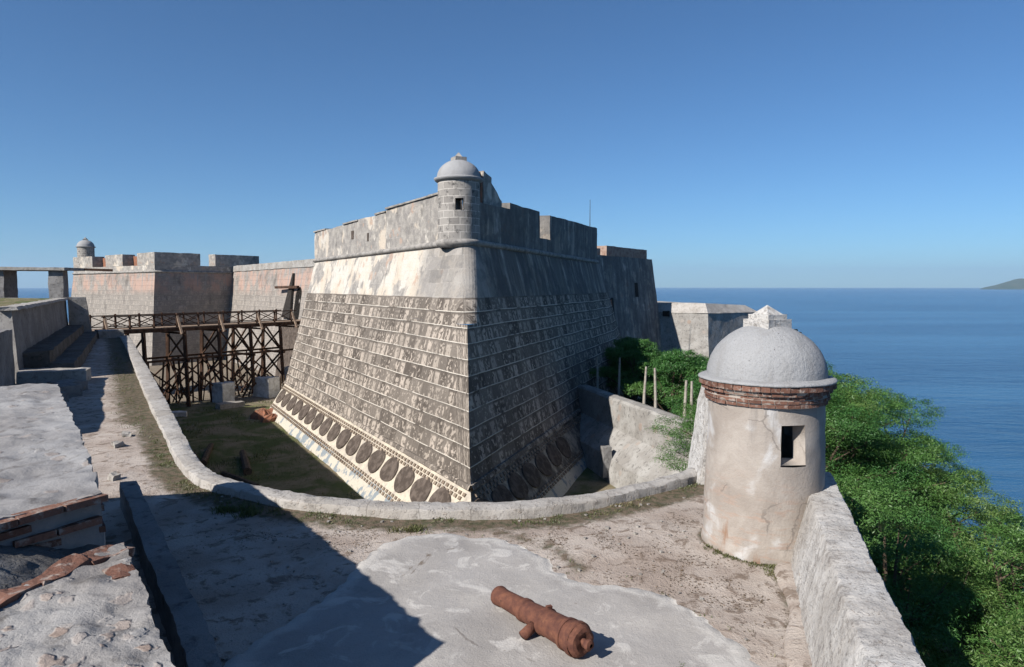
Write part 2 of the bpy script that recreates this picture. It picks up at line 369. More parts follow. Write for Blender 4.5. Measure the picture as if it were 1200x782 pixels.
def m_slab():
    t=NT('old_concrete'); v=t.pos
    n=t.noise(v,.75,5,.6,.4); c=t.mix(t.step(n,.3,.7),(.35,.332,.315),(.44,.422,.405))
    e=t.attr('rim'); c=t.mix(t.math('MULTIPLY',t.step(t.math('ADD',e,t.math('MULTIPLY',t.math('SUBTRACT',t.noise(v,3,5),.5),.9)),.35,.7),.8),c,(.57,.55,.52))
    bl=t.noise(v,2.1,6,.6,.8); c=t.mix(t.math('MULTIPLY',t.step(bl,.54,.64),.8),c,(.60,.58,.55)); c=t.mix(t.math('MULTIPLY',t.step(t.noise(v,.55,4,.6),.5,.62),.5),c,(.50,.475,.445))
    c=t.mix(t.math('MULTIPLY',t.step(t.noise(v,1.3,6,.7,.5),.56,.72),.55),c,(.27,.255,.245))
    dk=t.noise(v,1.0,5,.62,1.1); c=t.mix(t.math('MULTIPLY',t.step(dk,.66,.70),.85),c,(.17,.135,.105))
    f=t.noise(v,42,4,.7); c=t.mix(t.math('MULTIPLY',t.step(f,.56,.74),.4),c,(.165,.157,.152))
    ck=t.vor(t.mix(.25,v,t.noise(v,1.2,4,col=True)),.55,'DISTANCE_TO_EDGE',0); cm=t.math('MULTIPLY',t.step(ck,.008,.003),t.step(t.noise(v,.9,3),.60,.66)); c=t.mix(t.math('MULTIPLY',cm,.6),c,(.16,.14,.125))
    g2=t.noise(v,95,3,.6); c=t.mix(t.math('MULTIPLY',t.step(g2,.58,.7),.35),c,(.62,.61,.59))
    h=t.math('ADD',t.math('MULTIPLY',bl,1.4),t.math('ADD',t.math('MULTIPLY',f,.9),t.math('MULTIPLY',t.noise(v,9,5,.7),1.2)))
    return t.done(c,.93,t.bump(h,.009),.12)
M['slab']=m_slab()
def m_rust():
    t=NT('rusted_iron'); v=t.obj
    n=t.noise(v,9,6,.7); c=t.mix(t.step(n,.30,.74),(.10,.043,.034),(.21,.09,.056))
    c=t.mix(t.step(t.noise(v,14,5,.7),.60,.72),c,(.055,.032,.026)); c=t.mix(t.math('MULTIPLY',t.step(t.noise(v,5,6,.7),.58,.74),.7),c,(.30,.15,.075))
    return t.done(c,.85,t.bump(t.noise(v,60,5,.75),.006),.2)
M['rust']=m_rust()
def m_ditch():
    t=NT('ditch_turf'); v=t.pos
    n=t.noise(v,.5,6,.62,.4); c=t.mix(t.step(n,.36,.60),(.30,.245,.165),(.13,.155,.062))
    c=t.mix(t.step(t.noise(v,6,5,.7),.55,.7),c,(.08,.10,.04)); c=t.mix(t.math('MULTIPLY',t.step(t.sep(v)[1],60,65),.9),c,t.mix(n,(.30,.25,.2),(.22,.185,.15)))
    return t.done(c,.97,t.bump(t.noise(v,9,6,.7),.08),.05)
M['ditch']=m_ditch()
def m_hill():
    t=NT('scrub_soil'); v=t.pos
    n=t.noise(v,.6,6,.65); c=t.mix(t.step(n,.4,.6),(.035,.06,.018),(.10,.085,.05))
    return t.done(c,.97,t.bump(t.noise(v,2,6,.7),.2),.05)
M['hill']=m_hill()
M['farhill']=m_plain('wooded_headland',(.055,.085,.035),(.09,.105,.05),None,.004,10,.95)
def m_leaf(name,a,b,c3):
    t=NT(name); t.t.nodes.remove(t.p)
    r=t.geo.outputs['Random Per Island']
    oi=t.n('ShaderNodeObjectInfo').outputs['Random']
    c=t.mix(r,a,b); c=t.mix(t.step(t.noise(t.pos,.45,3),.45,.65),c,c3)
    c=t.mix(t.math('MULTIPLY',oi,.35),c,(a[0]*.8,a[1]*.75,a[2]*.8))
    d=t.n('ShaderNodeBsdfDiffuse'); tr=t.n('ShaderNodeBsdfTranslucent'); g=t.n('ShaderNodeBsdfGlossy'); g.inputs['Roughness'].default_value=.5
    for q in (d,tr): t.put(q.inputs[0],c)
    m1=t.n('ShaderNodeMixShader'); m1.inputs[0].default_value=.34; t.t.links.new(d.outputs[0],m1.inputs[1]); t.t.links.new(tr.outputs[0],m1.inputs[2])
    m2=t.n('ShaderNodeMixShader'); m2.inputs[0].default_value=.03; t.t.links.new(m1.outputs[0],m2.inputs[1]); t.t.links.new(g.outputs[0],m2.inputs[2])
    t.t.links.new(m2.outputs[0],t.out.inputs[0]); return t.m
M['leaf']=m_leaf('feathery_leaf',(.030,.105,.026),(.080,.205,.046),(.11,.225,.055))
M['leafpale']=m_leaf('light_leaf',(.055,.145,.03),(.105,.22,.05),(.14,.22,.06))
M['grass']=m_leaf('dry_grass',(.075,.10,.03),(.12,.145,.05),(.20,.17,.085))
def m_sea():
    t=NT('sea_water'); v=t.pos
    big=t.noise(t.map(v,(.5,3.0,1)),.0022,6,.65); c=t.mix(t.step(big,.35,.65),(.006,.044,.115),(.026,.095,.19))
    w1=t.noise(t.map(v,(.6,1.6,1)),.05,5,.62); w2=t.noise(t.map(v,(.6,1.5,1)),.35,4,.6)
    h=t.math('ADD',t.math('MULTIPLY',w1,3.2),t.math('MULTIPLY',w2,.55))
    t.p.inputs['IOR'].default_value=1.33
    return t.done(c,.22,t.bump(h,1.0,.75),.5,0,1)
M['sea']=m_sea()

# ------------------------------------------------------------------ camera, light, sky
cd=bpy.data.cameras.new('camera'); cam=bpy.data.objects.new('camera',cd); COL.objects.link(cam)
cam.location=(0,0,4); cam.rotation_euler=(R(90)-math.atan(55/800),0,0)
cd.sensor_width=36; cd.lens=24; cd.clip_start=.05; cd.clip_end=300000; scn.camera=cam
SUN=Vector((-.746*math.cos(R(36)),-.666*math.cos(R(36)),math.sin(R(36)))).normalized()
ld=bpy.data.lights.new('sun','SUN'); ld.energy=5.0; ld.angle=R(.53); ld.color=(1,.94,.865)
lo=bpy.data.objects.new('sun',ld); COL.objects.link(lo); lo.rotation_euler=SUN.to_track_quat('Z','Y').to_euler()
w=bpy.data.worlds.new('World'); scn.world=w; w.use_nodes=True; wt=w.node_tree
bg=wt.nodes['Background']; sk=wt.nodes.new('ShaderNodeTexSky'); sk.sky_type='NISHITA'; sk.sun_disc=False
sk.sun_elevation=R(36); sk.sun_rotation=math.atan2(SUN.x,SUN.y)
sk.altitude=0; sk.air_density=.8; sk.dust_density=.2; sk.ozone_density=3.2
bg.inputs[1].default_value=.05
tn=wt.nodes.new('ShaderNodeMix'); tn.data_type='RGBA'; tn.blend_type='MULTIPLY'; tn.inputs[0].default_value=1
wt.links.new(sk.outputs[0],tn.inputs[6]); tn.inputs[7].default_value=(.66,1.03,1.30,1); wt.links.new(tn.outputs[2],bg.inputs[0])
vs=scn.view_settings; vs.view_transform='Standard'; vs.look='None'; vs.gamma=1; vs.exposure=0.75; vs.use_curve_mapping=False
scn.render.engine='CYCLES'; scn.cycles.max_bounces=6; scn.cycles.diffuse_bounces=3; scn.cycles.use_denoising=True

# ------------------------------------------------------------------ shared plan
dL=Vector((-.498,.867,0)); nL=Vector((-.867,-.498,0)); dR=Vector((.329,.944,0)); nR=Vector((.944,-.329,0))
dA=Vector((-.587,.81,0)); nA=Vector((.81,.587,0))
IN=[(-29.6,51.2),(-25.19,44.13),(-14.15,25.83),(-9.54,17.88),(-7.6,14.6),(-6.6,13.3),(-5.75,12.6),(-4.77,12.09),(-3.68,11.6),(-2.15,11.25),(-0.57,11.14),(0.72,11.36),(1.82,11.93),(2.92,12.73),(3.85,13.45),(4.6,14.2)]
OUT=[(-29.0,51.5),(-24.6,44.3),(-13.6,26.1),(-8.85,18.1),(-7.1,15.2),(-6.25,14.05),(-5.5,13.4),(-4.65,12.87),(-3.5,12.38),(-2.1,12.06),(-0.6,12.0),(0.70,12.22),(1.75,12.72),(2.75,13.4),(3.5,14.05),(4.1,14.75)]
IN0=IN; IN=[(o[0]+(i[0]-o[0])*k,o[1]+(i[1]-o[1])*k) for i,o,k in ((i,o,.52 if i[1]<16 else .62 if i[1]<20 else .9) for i,o in zip(IN,OUT))]
def pip(x,y,poly):
    c=False; j=len(poly)-1
    for i in range(len(poly)):
        xi,yi=poly[i][0],poly[i][1]; xj,yj=poly[j][0],poly[j][1]
        if (yi>y)!=(yj>y) and x<(xj-xi)*(y-yi)/(yj-yi)+xi: c=not c
        j=i
    return c
def dseg(x,y,pl,closed=False):
    b=1e9; n=len(pl)
    for i in range(n if closed else n-1):
        ax,ay=pl[i][:2]; bx,by=pl[(i+1)%n][:2]; dx,dy=bx-ax,by-ay
        t=max(0,min(1,((x-ax)*dx+(y-ay)*dy)/(dx*dx+dy*dy+1e-9))); b=min(b,math.hypot(x-ax-t*dx,y-ay-t*dy))
    return b
def resample(pl, step):
    out=[]
    # Catmull-Rom through the points
    P=[Vector((*p[:2],0)) for p in pl]; P=[P[0]*2-P[1]]+P+[P[-1]*2-P[-2]]
    for i in range(1,len(P)-2):
        n=max(1,int((P[i+1]-P[i]).length/step))
        for k in range(n):
            t=k/n; a,b,c,d=P[i-1],P[i],P[i+1],P[i+2]
            out.append(.5*((2*b)+(c-a)*t+(2*a-5*b+4*c-d)*t*t+(3*b-a-3*c+d)*t**3))
    out.append(P[-2]); return out

# ------------------------------------------------------------------ terrace ground
TERR=[(-44,51.6),(-29.2,51.4)]+[((a[0]+b[0])/2,(a[1]+b[1])/2) for a,b in zip(IN[1:],OUT[1:])]+[(5.3,13.5),(5.0,11),(3.2,5.3),(1.5,.5),(0,-3),(-9,-3),(-46,45)]
def gz(x,y):
    p=(x,y,0); z=mn.noise(Vector((x*.35,y*.35,0)))*.06+mn.noise(Vector((x*1.3,y*1.3,3)))*.025+mn.noise(Vector((x*5,y*5,7)))*.008
    return z-.03+max(0,min(1,(y-25)/30))*.25
def turf(x,y):
    d=dseg(x,y,IN)
    g=max(0,1-d/.8)**.7 if y<20 else max(0,1-d/1.6)
    dg=math.hypot(x-3.96,y-10.58)-.86
    g=max(g,.85*(1-max(0,dg)/.22) if x<4.1 and dg<.22 else 0)
    g=max(g,.55*max(0,1-dseg(x,y,[(3.75,9.5),(3.45,8.2),(2.95,6.9)])/.16))
    g=max(g,.5*max(0,1-dseg(x,y,[(-.4,11.1),(.6,10.4),(1.0,9.5)])/.35))
    return g
def ground_sheet():
    v=[];f=[];idx={};tf=[]
    def add(nx0,nx1,ny0,ny1,st):
        for j in range(ny0,ny1):
            for i in range(nx0,nx1):
                cx,cy=(i+.5)*st,(j+.5)*st
                if not pip(cx,cy,TERR): continue
                q=[]
                for a,b in ((i,j),(i+1,j),(i+1,j+1),(i,j+1)):
                    k=(round(a*st,3),round(b*st,3))
                    if k not in idx:
                        idx[k]=len(v); v.append((k[0],k[1],gz(*k))); tf.append(turf(*k))
                    q.append(idx[k])
                f.append(q)
    add(-140,70,-30,180,.1)       # near part, y<18
    add(-100,0,36,118,.5)
    me=bpy.data.meshes.new('terrace_ground'); me.from_pydata(v,[],f); a=me.attributes.new('turf','FLOAT','POINT'); a.data.foreach_set('value',tf)
    me.materials.append(M['ground']); me.polygons.foreach_set('use_smooth',[True]*len(f))
    tag(link('terrace_ground',me),kind='structure')
ground_sheet()

# old concrete apron with the ragged edge
SL=[(-3.4,6.0),(-3.2,6.85),(-2.94,7.59),(-2.63,8.17),(-2.34,9.09),(-2.21,9.84),(-2.06,10.45),(-1.79,10.8),(-1.31,10.88),(-.72,10.8),(0,10.5),(.36,10.2),(.56,9.6),(1.02,9.12),(1.5,9.0),(1.91,8.68),(2.32,8.12),(2.56,7.63),(2.74,7.04),(2.83,6.5),(2.7,5.0),(1.9,2.5),(-2.2,3.8)]
def slab():
    pl=[(p.x,p.y) for p in resample(SL+[SL[0]],.06)][:-1]
    pl=[(x+mn.noise(Vector((x*2.2,y*2.2,1)))*.13+mn.noise(Vector((x*7,y*7,4)))*.06,y+mn.noise(Vector((x*2.2,y*2.2,8)))*.13+mn.noise(Vector((x*7,y*7,9)))*.06) for x,y in pl]
    from mathutils.geometry import delaunay_2d_cdt
    pts=[Vector(p) for p in pl]; n=len(pts)
    for i in range(-40,36):
        for j in range(20,114):
            x,y=i*.1+random.uniform(-.03,.03),j*.1+random.uniform(-.03,.03)
            if pip(x,y,pl) and dseg(x,y,pl,True)>.05: pts.append(Vector((x,y)))
    r=delaunay_2d_cdt(pts,[(i,(i+1)%n) for i in range(n)],[],1,1e-4)
    vv=[];rim=[]
    for p in r[0]:
        d=dseg(p.x,p.y,pl,True); e=min(1,d/.12)
        z=-.035+.06*min(1,d/.09)**.7+mn.noise(Vector((p.x*.5,p.y*.5,2)))*.03+mn.noise(Vector((p.x*2.4,p.y*2.4,5)))*.012+gz(p.x,p.y)*.4
        vv.append((p.x,p.y,z)); rim.append(max(0,1-d/.5))
    ff=[tuple(q) for q in r[2]]
    nb=len(vv); src=[]
    bd=[i for i in range(len(r[0])) if dseg(r[0][i].x,r[0][i].y,pl,True)<1e-3]
    # skirt down into the earth, following the outline
    order=sorted(bd,key=lambda i:min(range(n),key=lambda k:(pts[k]-r[0][i]).length_squared))
    low=[]
    for i in order: low.append(len(vv)); vv.append((vv[i][0]*1.002,vv[i][1]*1.002,-.12)); rim.append(0)
    m=len(order)
    for k in range(m): ff.append((order[k],low[k],low[(k+1)%m],order[(k+1)%m]))
    me=bpy.data.meshes.new('concrete_apron'); me.from_pydata(vv,[],ff); a=me.attributes.new('rim','FLOAT','POINT'); a.data.foreach_set('value',rim)
    me.materials.append(M['slab']); me.polygons.foreach_set('use_smooth',[True]*len(ff))
    tag(link('concrete_pavement',me),kind='structure')
slab()

# ------------------------------------------------------------------ ditch and counterscarp wall
mb=MB(((.12,.25),(.03,1.2)))
mb.grid((-60,10,-6.8),(3.2,10,-6.8),(9,60,-6.8),(-60,60,-6.8),.8); mb.grid((-60,60,-6.8),(9,60,-6.8),(12,112,-6.8),(-60,112,-6.8),1.2)
tag(obj('ditch_ground',mb,M['ditch'],smooth=True),kind='structure')
cw=thing('ditch_wall','low pale stone wall curving along the brink of the dry moat beside the path','wall',(-5.5,13,0))
a=resample(IN,.11); n=len(a); bb=resample(OUT,.05); b=[bb[int(round(i*(len(bb)-1)/(n-1)))] for i in range(n)]
# match by nearest point so that sections stay square
b=[min(bb,key=lambda q:(q-p).length_squared) for p in a]
secs=[]
for i,(p,q) in enumerate(zip(a,b)):
    zt=.15+max(0,min(1,(p.y-25)/30))*.2
    d=(q-p).normalized()*.04
    secs.append([V(p.x,p.y,-.25),V(q.x,q.y,-.25),V(q.x,q.y,zt-.03),V(q.x-.6*d.x,q.y-.6*d.y,zt),V(q.x-4*d.x,q.y-4*d.y,zt+.01),V((p.x+q.x)/2,(p.y+q.y)/2,zt+.012),V(p.x+2.5*d.x,p.y+2.5*d.y,zt),V(p.x+.4*d.x,p.y+.4*d.y,zt-.015),V(p.x,p.y,zt-.04)])
m1=MB(((.02,1.3),(.016,6),(.018,16))); m1.sweep(secs); obj('coping',m1,M['coping'],cw,True,None,38)
m2=MB(((.05,1.3),))
m2.sweep([[V(q.x+.0,q.y+.0,-7),V(q.x-.03,q.y-.03,-.2)] for q in b[::4]],closed=False,uvv='z'); obj('wall_face',m2,M['darkwall'],cw,True)

m2=MB(((.05,1.3),)); m2.grid(V(-29.0,51.5,-7),V(-46,51.8,-7),V(-46,51.8,.25),V(-29.03,51.5,.25),.6); obj('return_face',m2,M['darkwall'],cw,True)
# counterscarp continuing right of the bastion, with its sloped shoulder
cs=thing('moat_side_wall','low sunlit grey wall with a sloping shoulder closing the moat, left of the near sentry box','wall',(7,37,-6.8))
m=MB(((.03,.5),(.025,3),(.015,7)))
wa0,wa1=V(9.6,28.0,0),V(4.5,46.3,0); wd=(wa1-wa0).normalized(); wn=V(-wd.y,wd.x,0)     # wn faces the moat (left)
def wsec(s_):
    p=wa0+wd*s_; z=-2.5-.012*s_
    prof=[(1.75,-7.2),(1.6,-6.3),(1.45,-5.55),(.85,-4.95),(.16,-4.4),(.1,-3.6),(.06,z-.12),(-.05,z),(-.5,z+.04),(-.85,z-.05),(-.95,-8)]
    return [V(p.x+wn.x*o,p.y+wn.y*o,zz) for o,zz in prof]
m.sweep([wsec(19*k/50) for k in range(51)],closed=False); obj('wall_body',m,M['farplaster'],cs)
m=MB(((.03,3),)); p=wa0+wd*10.2+wn*1.7; m.box((p.x,p.y,-5.7),(.42,.5,1.7),math.atan2(wd.y,wd.x),.3); obj('pilaster',m,M['darkwall'],cs)
m=MB(((.05,1),(.02,4)))
m.hexa([(3.75,13.7,-.3),(5.7,13.4,-.3),(5.9,14.7,-.3),(3.8,14.8,-.3)],[(4.12,13.8,1.95),(5.3,13.5,1.95),(5.3,14.6,1.95),(4.12,14.7,1.95)],.2)
tag(obj('corner_block',m,M['parapet'],org=(4.7,14,0)),'whitish tapering end of wall just behind the near sentry box','wall')

# ------------------------------------------------------------------ main bastion
C0=V(-2.3,33.9,0); LL,LR=29.9,30.6
bis=Vector((.093,-.996,0)); SB=math.sin(R(24.55))
def aoff(z): return (6.2-z)/10.57*2.75 if z>-4.37 else 2.75+(-4.37-z)/2.43*1.64
def ptL(s,z,out=0):                      # point on the left face, s metres from the salient
    q=C0+dL*s+nL*(aoff(z)+out); return V(q.x,q.y,z)
def ptR(s,z,out=0):
    q=C0+dR*s+nR*(aoff(z)+out); return V(q.x,q.y,z)
def corner(z,out=0):
    q=C0+bis*((aoff(z)+out)/SB); return V(q.x,q.y,z)
bast=thing('fortress_bastion','huge pointed stone bastion with coursed battered walls and stained parapet, centre of the photo','bastion',(-2,34,-6.8))
DISP=((.04,.3),(.012,2.2))
def ring(z, rf):
    """plan outline of left face - salient - right face at height z, rounded by radius rf"""
    c=corner(z); tl=rf/math.tan(R(24.55)) if rf>0 else 0
    pts=[]
    nseg=26
    # the left end lies s=LL on the face line through ptL
    eL,eR=ptL(LL,z),ptR(LR,z)
    a=c+(eL-c).normalized()*tl; b=c+(eR-c).normalized()*tl
    for i in range(nseg+1): pts.append(eL.lerp(a,i/nseg))
    if rf>0:
        cen=c-bis*(rf/SB); cen.z=z
        v0=a-cen; v1=b-cen; ang=v0.angle(v1)
        for i in range(1,10):
            t=i/10; q=(v0*math.sin((1-t)*ang)+v1*math.sin(t*ang))/math.sin(ang); pts.append(cen+q)
    else:
        for i in range(1,10): pts.append(c.lerp(c,0))
    for i in range(nseg+1): pts.append(b.lerp(eR,i/nseg))
    return pts
def faced(name, zs, rfs, m, uoff=0):
    mb=MB(DISP); rs=[ring(z,r) for z,r in zip(zs,rfs)]
    for r0,r1,z0,z1 in zip(rs,rs[1:],zs,zs[1:]):
        for i in range(len(r0)-1):
            def s(p):                    # running metres, negative on the left face
                d=V(p.x,p.y,0)-C0
                return -d.dot(dL) if d.dot(nL)*SB>d.dot(nR)*SB else d.dot(dR)
            ua=[s(r0[i]),s(r0[i+1]),s(r1[i+1]),s(r1[i])]
            if (r0[i+1]-r0[i]).length<1e-6 and (r1[i+1]-r1[i]).length<1e-6: continue
            mb.face([r0[i],r0[i+1],r1[i+1],r1[i]],[(ua[0],z0),(ua[1],z0),(ua[2],z1),(ua[3],z1)])
    # flanks running back to the curtains
    zl,zh=zs[0],zs[-1]
    for fn,L,back,flip in ((ptL,LL,V(-3.0,17.5,0),1),(ptR,LR,V(3.0,14.0,0),0)):
        p0,p1=fn(L,zl),fn(L,zh); q0,q1=p0+back,p1+back
        qs=(q0,p0,p1,q1) if flip else (p0,q0,q1,p1)
        mb.grid(*qs,1.2)
    return obj(name,mb,m,bast)
zl=[-4.37+.66*i for i in range(11)]      # coursed zone up to 2.2
faced('coursed_wall',zl+[2.25],[0]*12,M['ashlar'])
faced('corner_course_wall',[2.25,2.9,3.45],[.62,.66,.7],M['ashlar'])
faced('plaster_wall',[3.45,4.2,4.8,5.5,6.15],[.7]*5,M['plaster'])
# step where the rounded corner starts
# plinth
def plinth():
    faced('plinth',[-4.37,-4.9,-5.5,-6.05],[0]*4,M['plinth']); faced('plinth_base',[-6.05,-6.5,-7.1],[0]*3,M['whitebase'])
plinth()
# ledge over the plinth
m=MB(((.02,2),))
for fn,L in ((ptL,LL),(ptR,LR)):
    sg=1 if fn is ptL else -1
    s0=-corner(-4.1).__sub__(C0).dot(dL) if fn is ptL else -corner(-4.1).__sub__(C0).dot(dR)
    secs=[]
    for i in range(41):
        s=(-s0 if False else 0)+(-6.0)+(L+6.0)*i/40
        secs.append([fn(s,-4.10,-.1),fn(s,-4.10,.10),fn(s,-4.28,.14),fn(s,-4.36,.02)])
    m.sweep(secs,closed=False)
obj('plinth_ledge',m,M['ashlar'],bast)
# dentil strings: little bricks set on edge in two rows
def dentils(z, name):
    m=MB(); 
    for fn,L,sg in ((ptL,LL,1),(ptR,LR,-1)):
        sc=(corner(z)-C0).dot(dL if fn is ptL else dR)
        s=sc+.35
        while s<L-.1 and (fn is ptL or s<14):
            for k,(dz,o) in enumerate(((.0,0),(-.17,.21))):
                a0,b0=fn(s+o,z+dz-.13),fn(s+o+.21,z+dz-.13); a1,b1=fn(s+o,z+dz,0),fn(s+o+.21,z+dz,0)
                nn=(nL if fn is ptL else nR)*.055+V(0,0,.03)
                q=[a0,b0,b1,a1] if fn is ptR else [b0,a0,a1,b1]
                qo=[p+nn for p in q]
                m.face(qo); m.face([q[3],qo[3],qo[2],q[2]]); m.face([q[0],q[1],qo[1],qo[0]]); m.face([q[1],q[2],qo[2],qo[1]]); m.face([q[3],q[0],qo[0],qo[3]])
            s+=.42
    obj(name,m,M['brickdentil'],bast)
dentils(-4.48,'dentil_course'); dentils(-5.93,'dentil_course')
# round dark stones of the plinth
def roundel(fn,s):
    m=MB(((.03,2.5),)); z0=-5.24; nn=(nL if fn is ptL else nR)
    ringp=[];  K=22
    cz=fn(s,z0,.075)+V(0,0,.04)
    lo=[];hi=[]
    for k in range(K):
        t=2*math.pi*k/K; rr=1+.05*math.sin(3*t+s*5)
        p=fn(s+.93*rr*math.cos(t),z0+.56*rr*math.sin(t)); lo.append(p-nn*.03); hi.append(fn(s+.9*rr*math.cos(t),z0+.54*rr*math.sin(t),.06)+V(0,0,.035))
    flip=fn is ptL
    for k in range(K):
        k2=(k+1)%K
        f1=[lo[k],lo[k2],hi[k2],hi[k]]; f2=[hi[k],hi[k2],cz]
        if flip: f1.reverse(); f2.reverse()
        m.face(f1); m.face(f2)
    obj('roundel',m,M['roundel'],bast,False)
for k in range(18): roundel(ptL,28.6-2.05*k)
for k in range(7): roundel(ptR,-5.9+2.05*k)
# cordon: half-round string under the parapet
def cordon(z,r,name):
    m=MB(((.012,2.5),)); line=ring(6.2,.85); secs=[]
    for i,p in enumerate(line):
        t=(line[min(i+1,len(line)-1)]-line[max(i-1,0)]).normalized(); n=V(t.y,-t.x,0)
        secs.append([V(p.x,p.y,z)+n*(r*1.25*math.cos(q))+V(0,0,r*math.sin(q)) for q in [R(-90+30*k) for k in range(7)]])
    m.sweep(secs,closed=False); return obj(name,m,M['cordon'],bast,True)
cordon(6.25,.17,'cordon')
# parapet blocks with thickness, in face coordinates
def pblock(m,fn,d,n,s0,s1,z0,z1a,z1b=None,t=2.0,out=0.0,step=.6):
    z1b=z1b or z1a
    a=C0+d*s0+n*out; b=C0+d*s1+n*out; ai=a-n*t; bi=b-n*t
    if fn=='L': r=[b,a,ai,bi]; zt=[z1b,z1a,z1a,z1b]
    else: r=[a,b,bi,ai]; zt=[z1a,z1b,z1b,z1a]
    m.hexa([V(p.x,p.y,z0) for p in r],[V(p.x,p.y,z) for p,z in zip(r,zt)],step,u0=s0)
m=MB(((.05,.5),(.03,2.5)))
pblock(m,'L',dL,nL,1.6,4.4,6.3,8.86,8.86,.55)
for s0,s1,a0,a1 in ((4.42,11.5,8.86,8.88),(11.52,17.6,8.7,8.72),(17.62,29.9,8.62,8.66)): pblock(m,'L',dL,nL,s0,s1,6.3,a0,a1)
obj('parapet_wall',m,M['parap'],bast)
m=MB(((.04,.5),(.03,2.5)))
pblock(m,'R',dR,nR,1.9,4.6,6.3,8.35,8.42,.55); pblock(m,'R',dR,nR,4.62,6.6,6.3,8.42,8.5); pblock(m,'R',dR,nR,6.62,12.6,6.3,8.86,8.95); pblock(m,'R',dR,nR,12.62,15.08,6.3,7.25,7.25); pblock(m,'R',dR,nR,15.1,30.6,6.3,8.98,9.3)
obj('parapet_wall',m,M['parapshade'],bast)
for s0,s1,z,tk in ((1.8,4.4,8.9,.6),(4.42,11.45,8.9,2.1),(11.47,13.5,8.74,2.1),(17.3,21,8.68,2.1),(26,29.9,8.69,2.1)):
    m=MB(((.02,2),)); pblock(m,'L',dL,nL,s0,s1,z-.02,z+.07,z+.09,tk,.09,.5); obj('parapet_coping',m,M['cordon'],bast)
m=MB(((.05,.6),))
fl=[C0+dL*29.5-nL*.5,C0+V(-.1,2.4,0),C0+dR*30.2-nR*.5,V(2,80,0),V(-16,80,0)]
m.face([V(p.x,p.y,7.15) for p in fl]); obj('gun_deck',m,M['darkwall'],bast)
for s,z,ww,hh in ((18.4,7.45,.55,.6),(15.0,7.1,.3,.55)):
    m=MB(); p=C0+dL*s+nL*.03; q=p+dL*ww
    m.hexa([V(q.x,q.y,z),V(p.x,p.y,z),*(V(k.x-nL.x*.2,k.y-nL.y*.2,z) for k in (p,q))],[V(q.x,q.y,z+hh),V(p.x,p.y,z+hh),*(V(k.x-nL.x*.2,k.y-nL.y*.2,z+hh) for k in (p,q))])
    obj('blocked_loophole',m,M['roundel'],bast)
# ruined passage wall behind the corner sentry box
m=MB(((.06,1.2),(.03,4)))
def fin(m,s0,s1,n0,n1,z0,za,zb):
    a=C0+dR*s0-nR*n0; b=C0+dR*s1-nR*n0; c=C0+dR*s1-nR*n1; d=C0+dR*s0-nR*n1
    m.hexa([V(p.x,p.y,z0) for p in (a,b,c,d)],[V(a.x,a.y,za),V(b.x,b.y,zb),V(c.x,c.y,zb),V(d.x,d.y,za)],.3)
fin(m,2.7,3.9,.1,.45,7,10.1,9.9); fin(m,3.9,5.6,.15,.6,7,9.8,8.8); obj('passage_wall',m,M['parap'],bast)
m=MB(((.05,2),)); fin(m,2.35,2.65,.12,.5,7,10,9.7); fin(m,3.2,4.8,.5,.8,7,9.7,8.8); obj('broken_brickwork',m,M['ruddy'],bast)

# ------------------------------------------------------------------ sentry boxes
def drum(m, c, r0, r1, ri, z0, z1, wins, n=72, zstep=.18):
    """hollow drum; wins: (angle, half width m, z0, z1, inner scale). Openings get splayed reveals"""
    angs=set(2*math.pi*k/n for k in range(n)); zs=set()
    k=z0
    while k<z1-1e-6: zs.add(round(k,4)); k+=zstep
    zs.add(z1)
    for a,hw,wz0,wz1,sc in wins:
        h=hw/r0
        angs={q for q in angs if not abs((q-a+math.pi)%(2*math.pi)-math.pi)<h+.02}|{(a-h)%(2*math.pi),(a+h)%(2*math.pi),a%(2*math.pi)}
        zs={q for q in zs if abs(q-wz0)>.03 and abs(q-wz1)>.03}|{wz0,wz1}
    A=sorted(angs); Z=sorted(zs); N=len(A)
    def P(a,z,inner=False):
        r=ri if inner else r0+(r1-r0)*(z-z0)/(z1-z0); return V(c[0]+r*math.cos(a),c[1]+r*math.sin(a),c[2]+z)
    for j in range(len(Z)-1):
        for i in range(N):
            a0=A[i]; a1=A[(i+1)%N]+(2*math.pi if i==N-1 else 0); am=(a0+a1)/2; zm=(Z[j]+Z[j+1])/2
            hole=any(abs((am-a+math.pi)%(2*math.pi)-math.pi)<hw/r0 and wz0<zm<wz1 for a,hw,wz0,wz1,sc in wins)
            if hole: continue
            m.face([P(a0,Z[j]),P(a1,Z[j]),P(a1,Z[j+1]),P(a0,Z[j+1])],[(a0*r0,Z[j]),(a1*r0,Z[j]),(a1*r0,Z[j+1]),(a0*r0,Z[j+1])])
            m.face([P(a1,Z[j],1),P(a0,Z[j],1),P(a0,Z[j+1],1),P(a1,Z[j+1],1)]) if True else 0
    for a,hw,wz0,wz1,sc in wins:
        h=hw/r0; hi=h*sc*r0/ri; zc=(wz0+wz1)/2; hz=(wz1-wz0)/2*(sc+.22)
        o=[P(a-h,wz0),P(a+h,wz0),P(a+h,wz1),P(a-h,wz1)]; q=[P(a-hi,zc-hz,1),P(a+hi,zc-hz,1),P(a+hi,zc+hz,1),P(a-hi,zc+hz,1)]
        for k in range(4):
            k2=(k+1)%4; m.face([o[k2],o[k],q[k],q[k2]])
def merge(o):
    import bmesh
    bm=bmesh.new(); bm.from_mesh(o.data); bmesh.ops.remove_doubles(bm,verts=bm.verts,dist=1e-4); bm.to_mesh(o.data); bm.free()
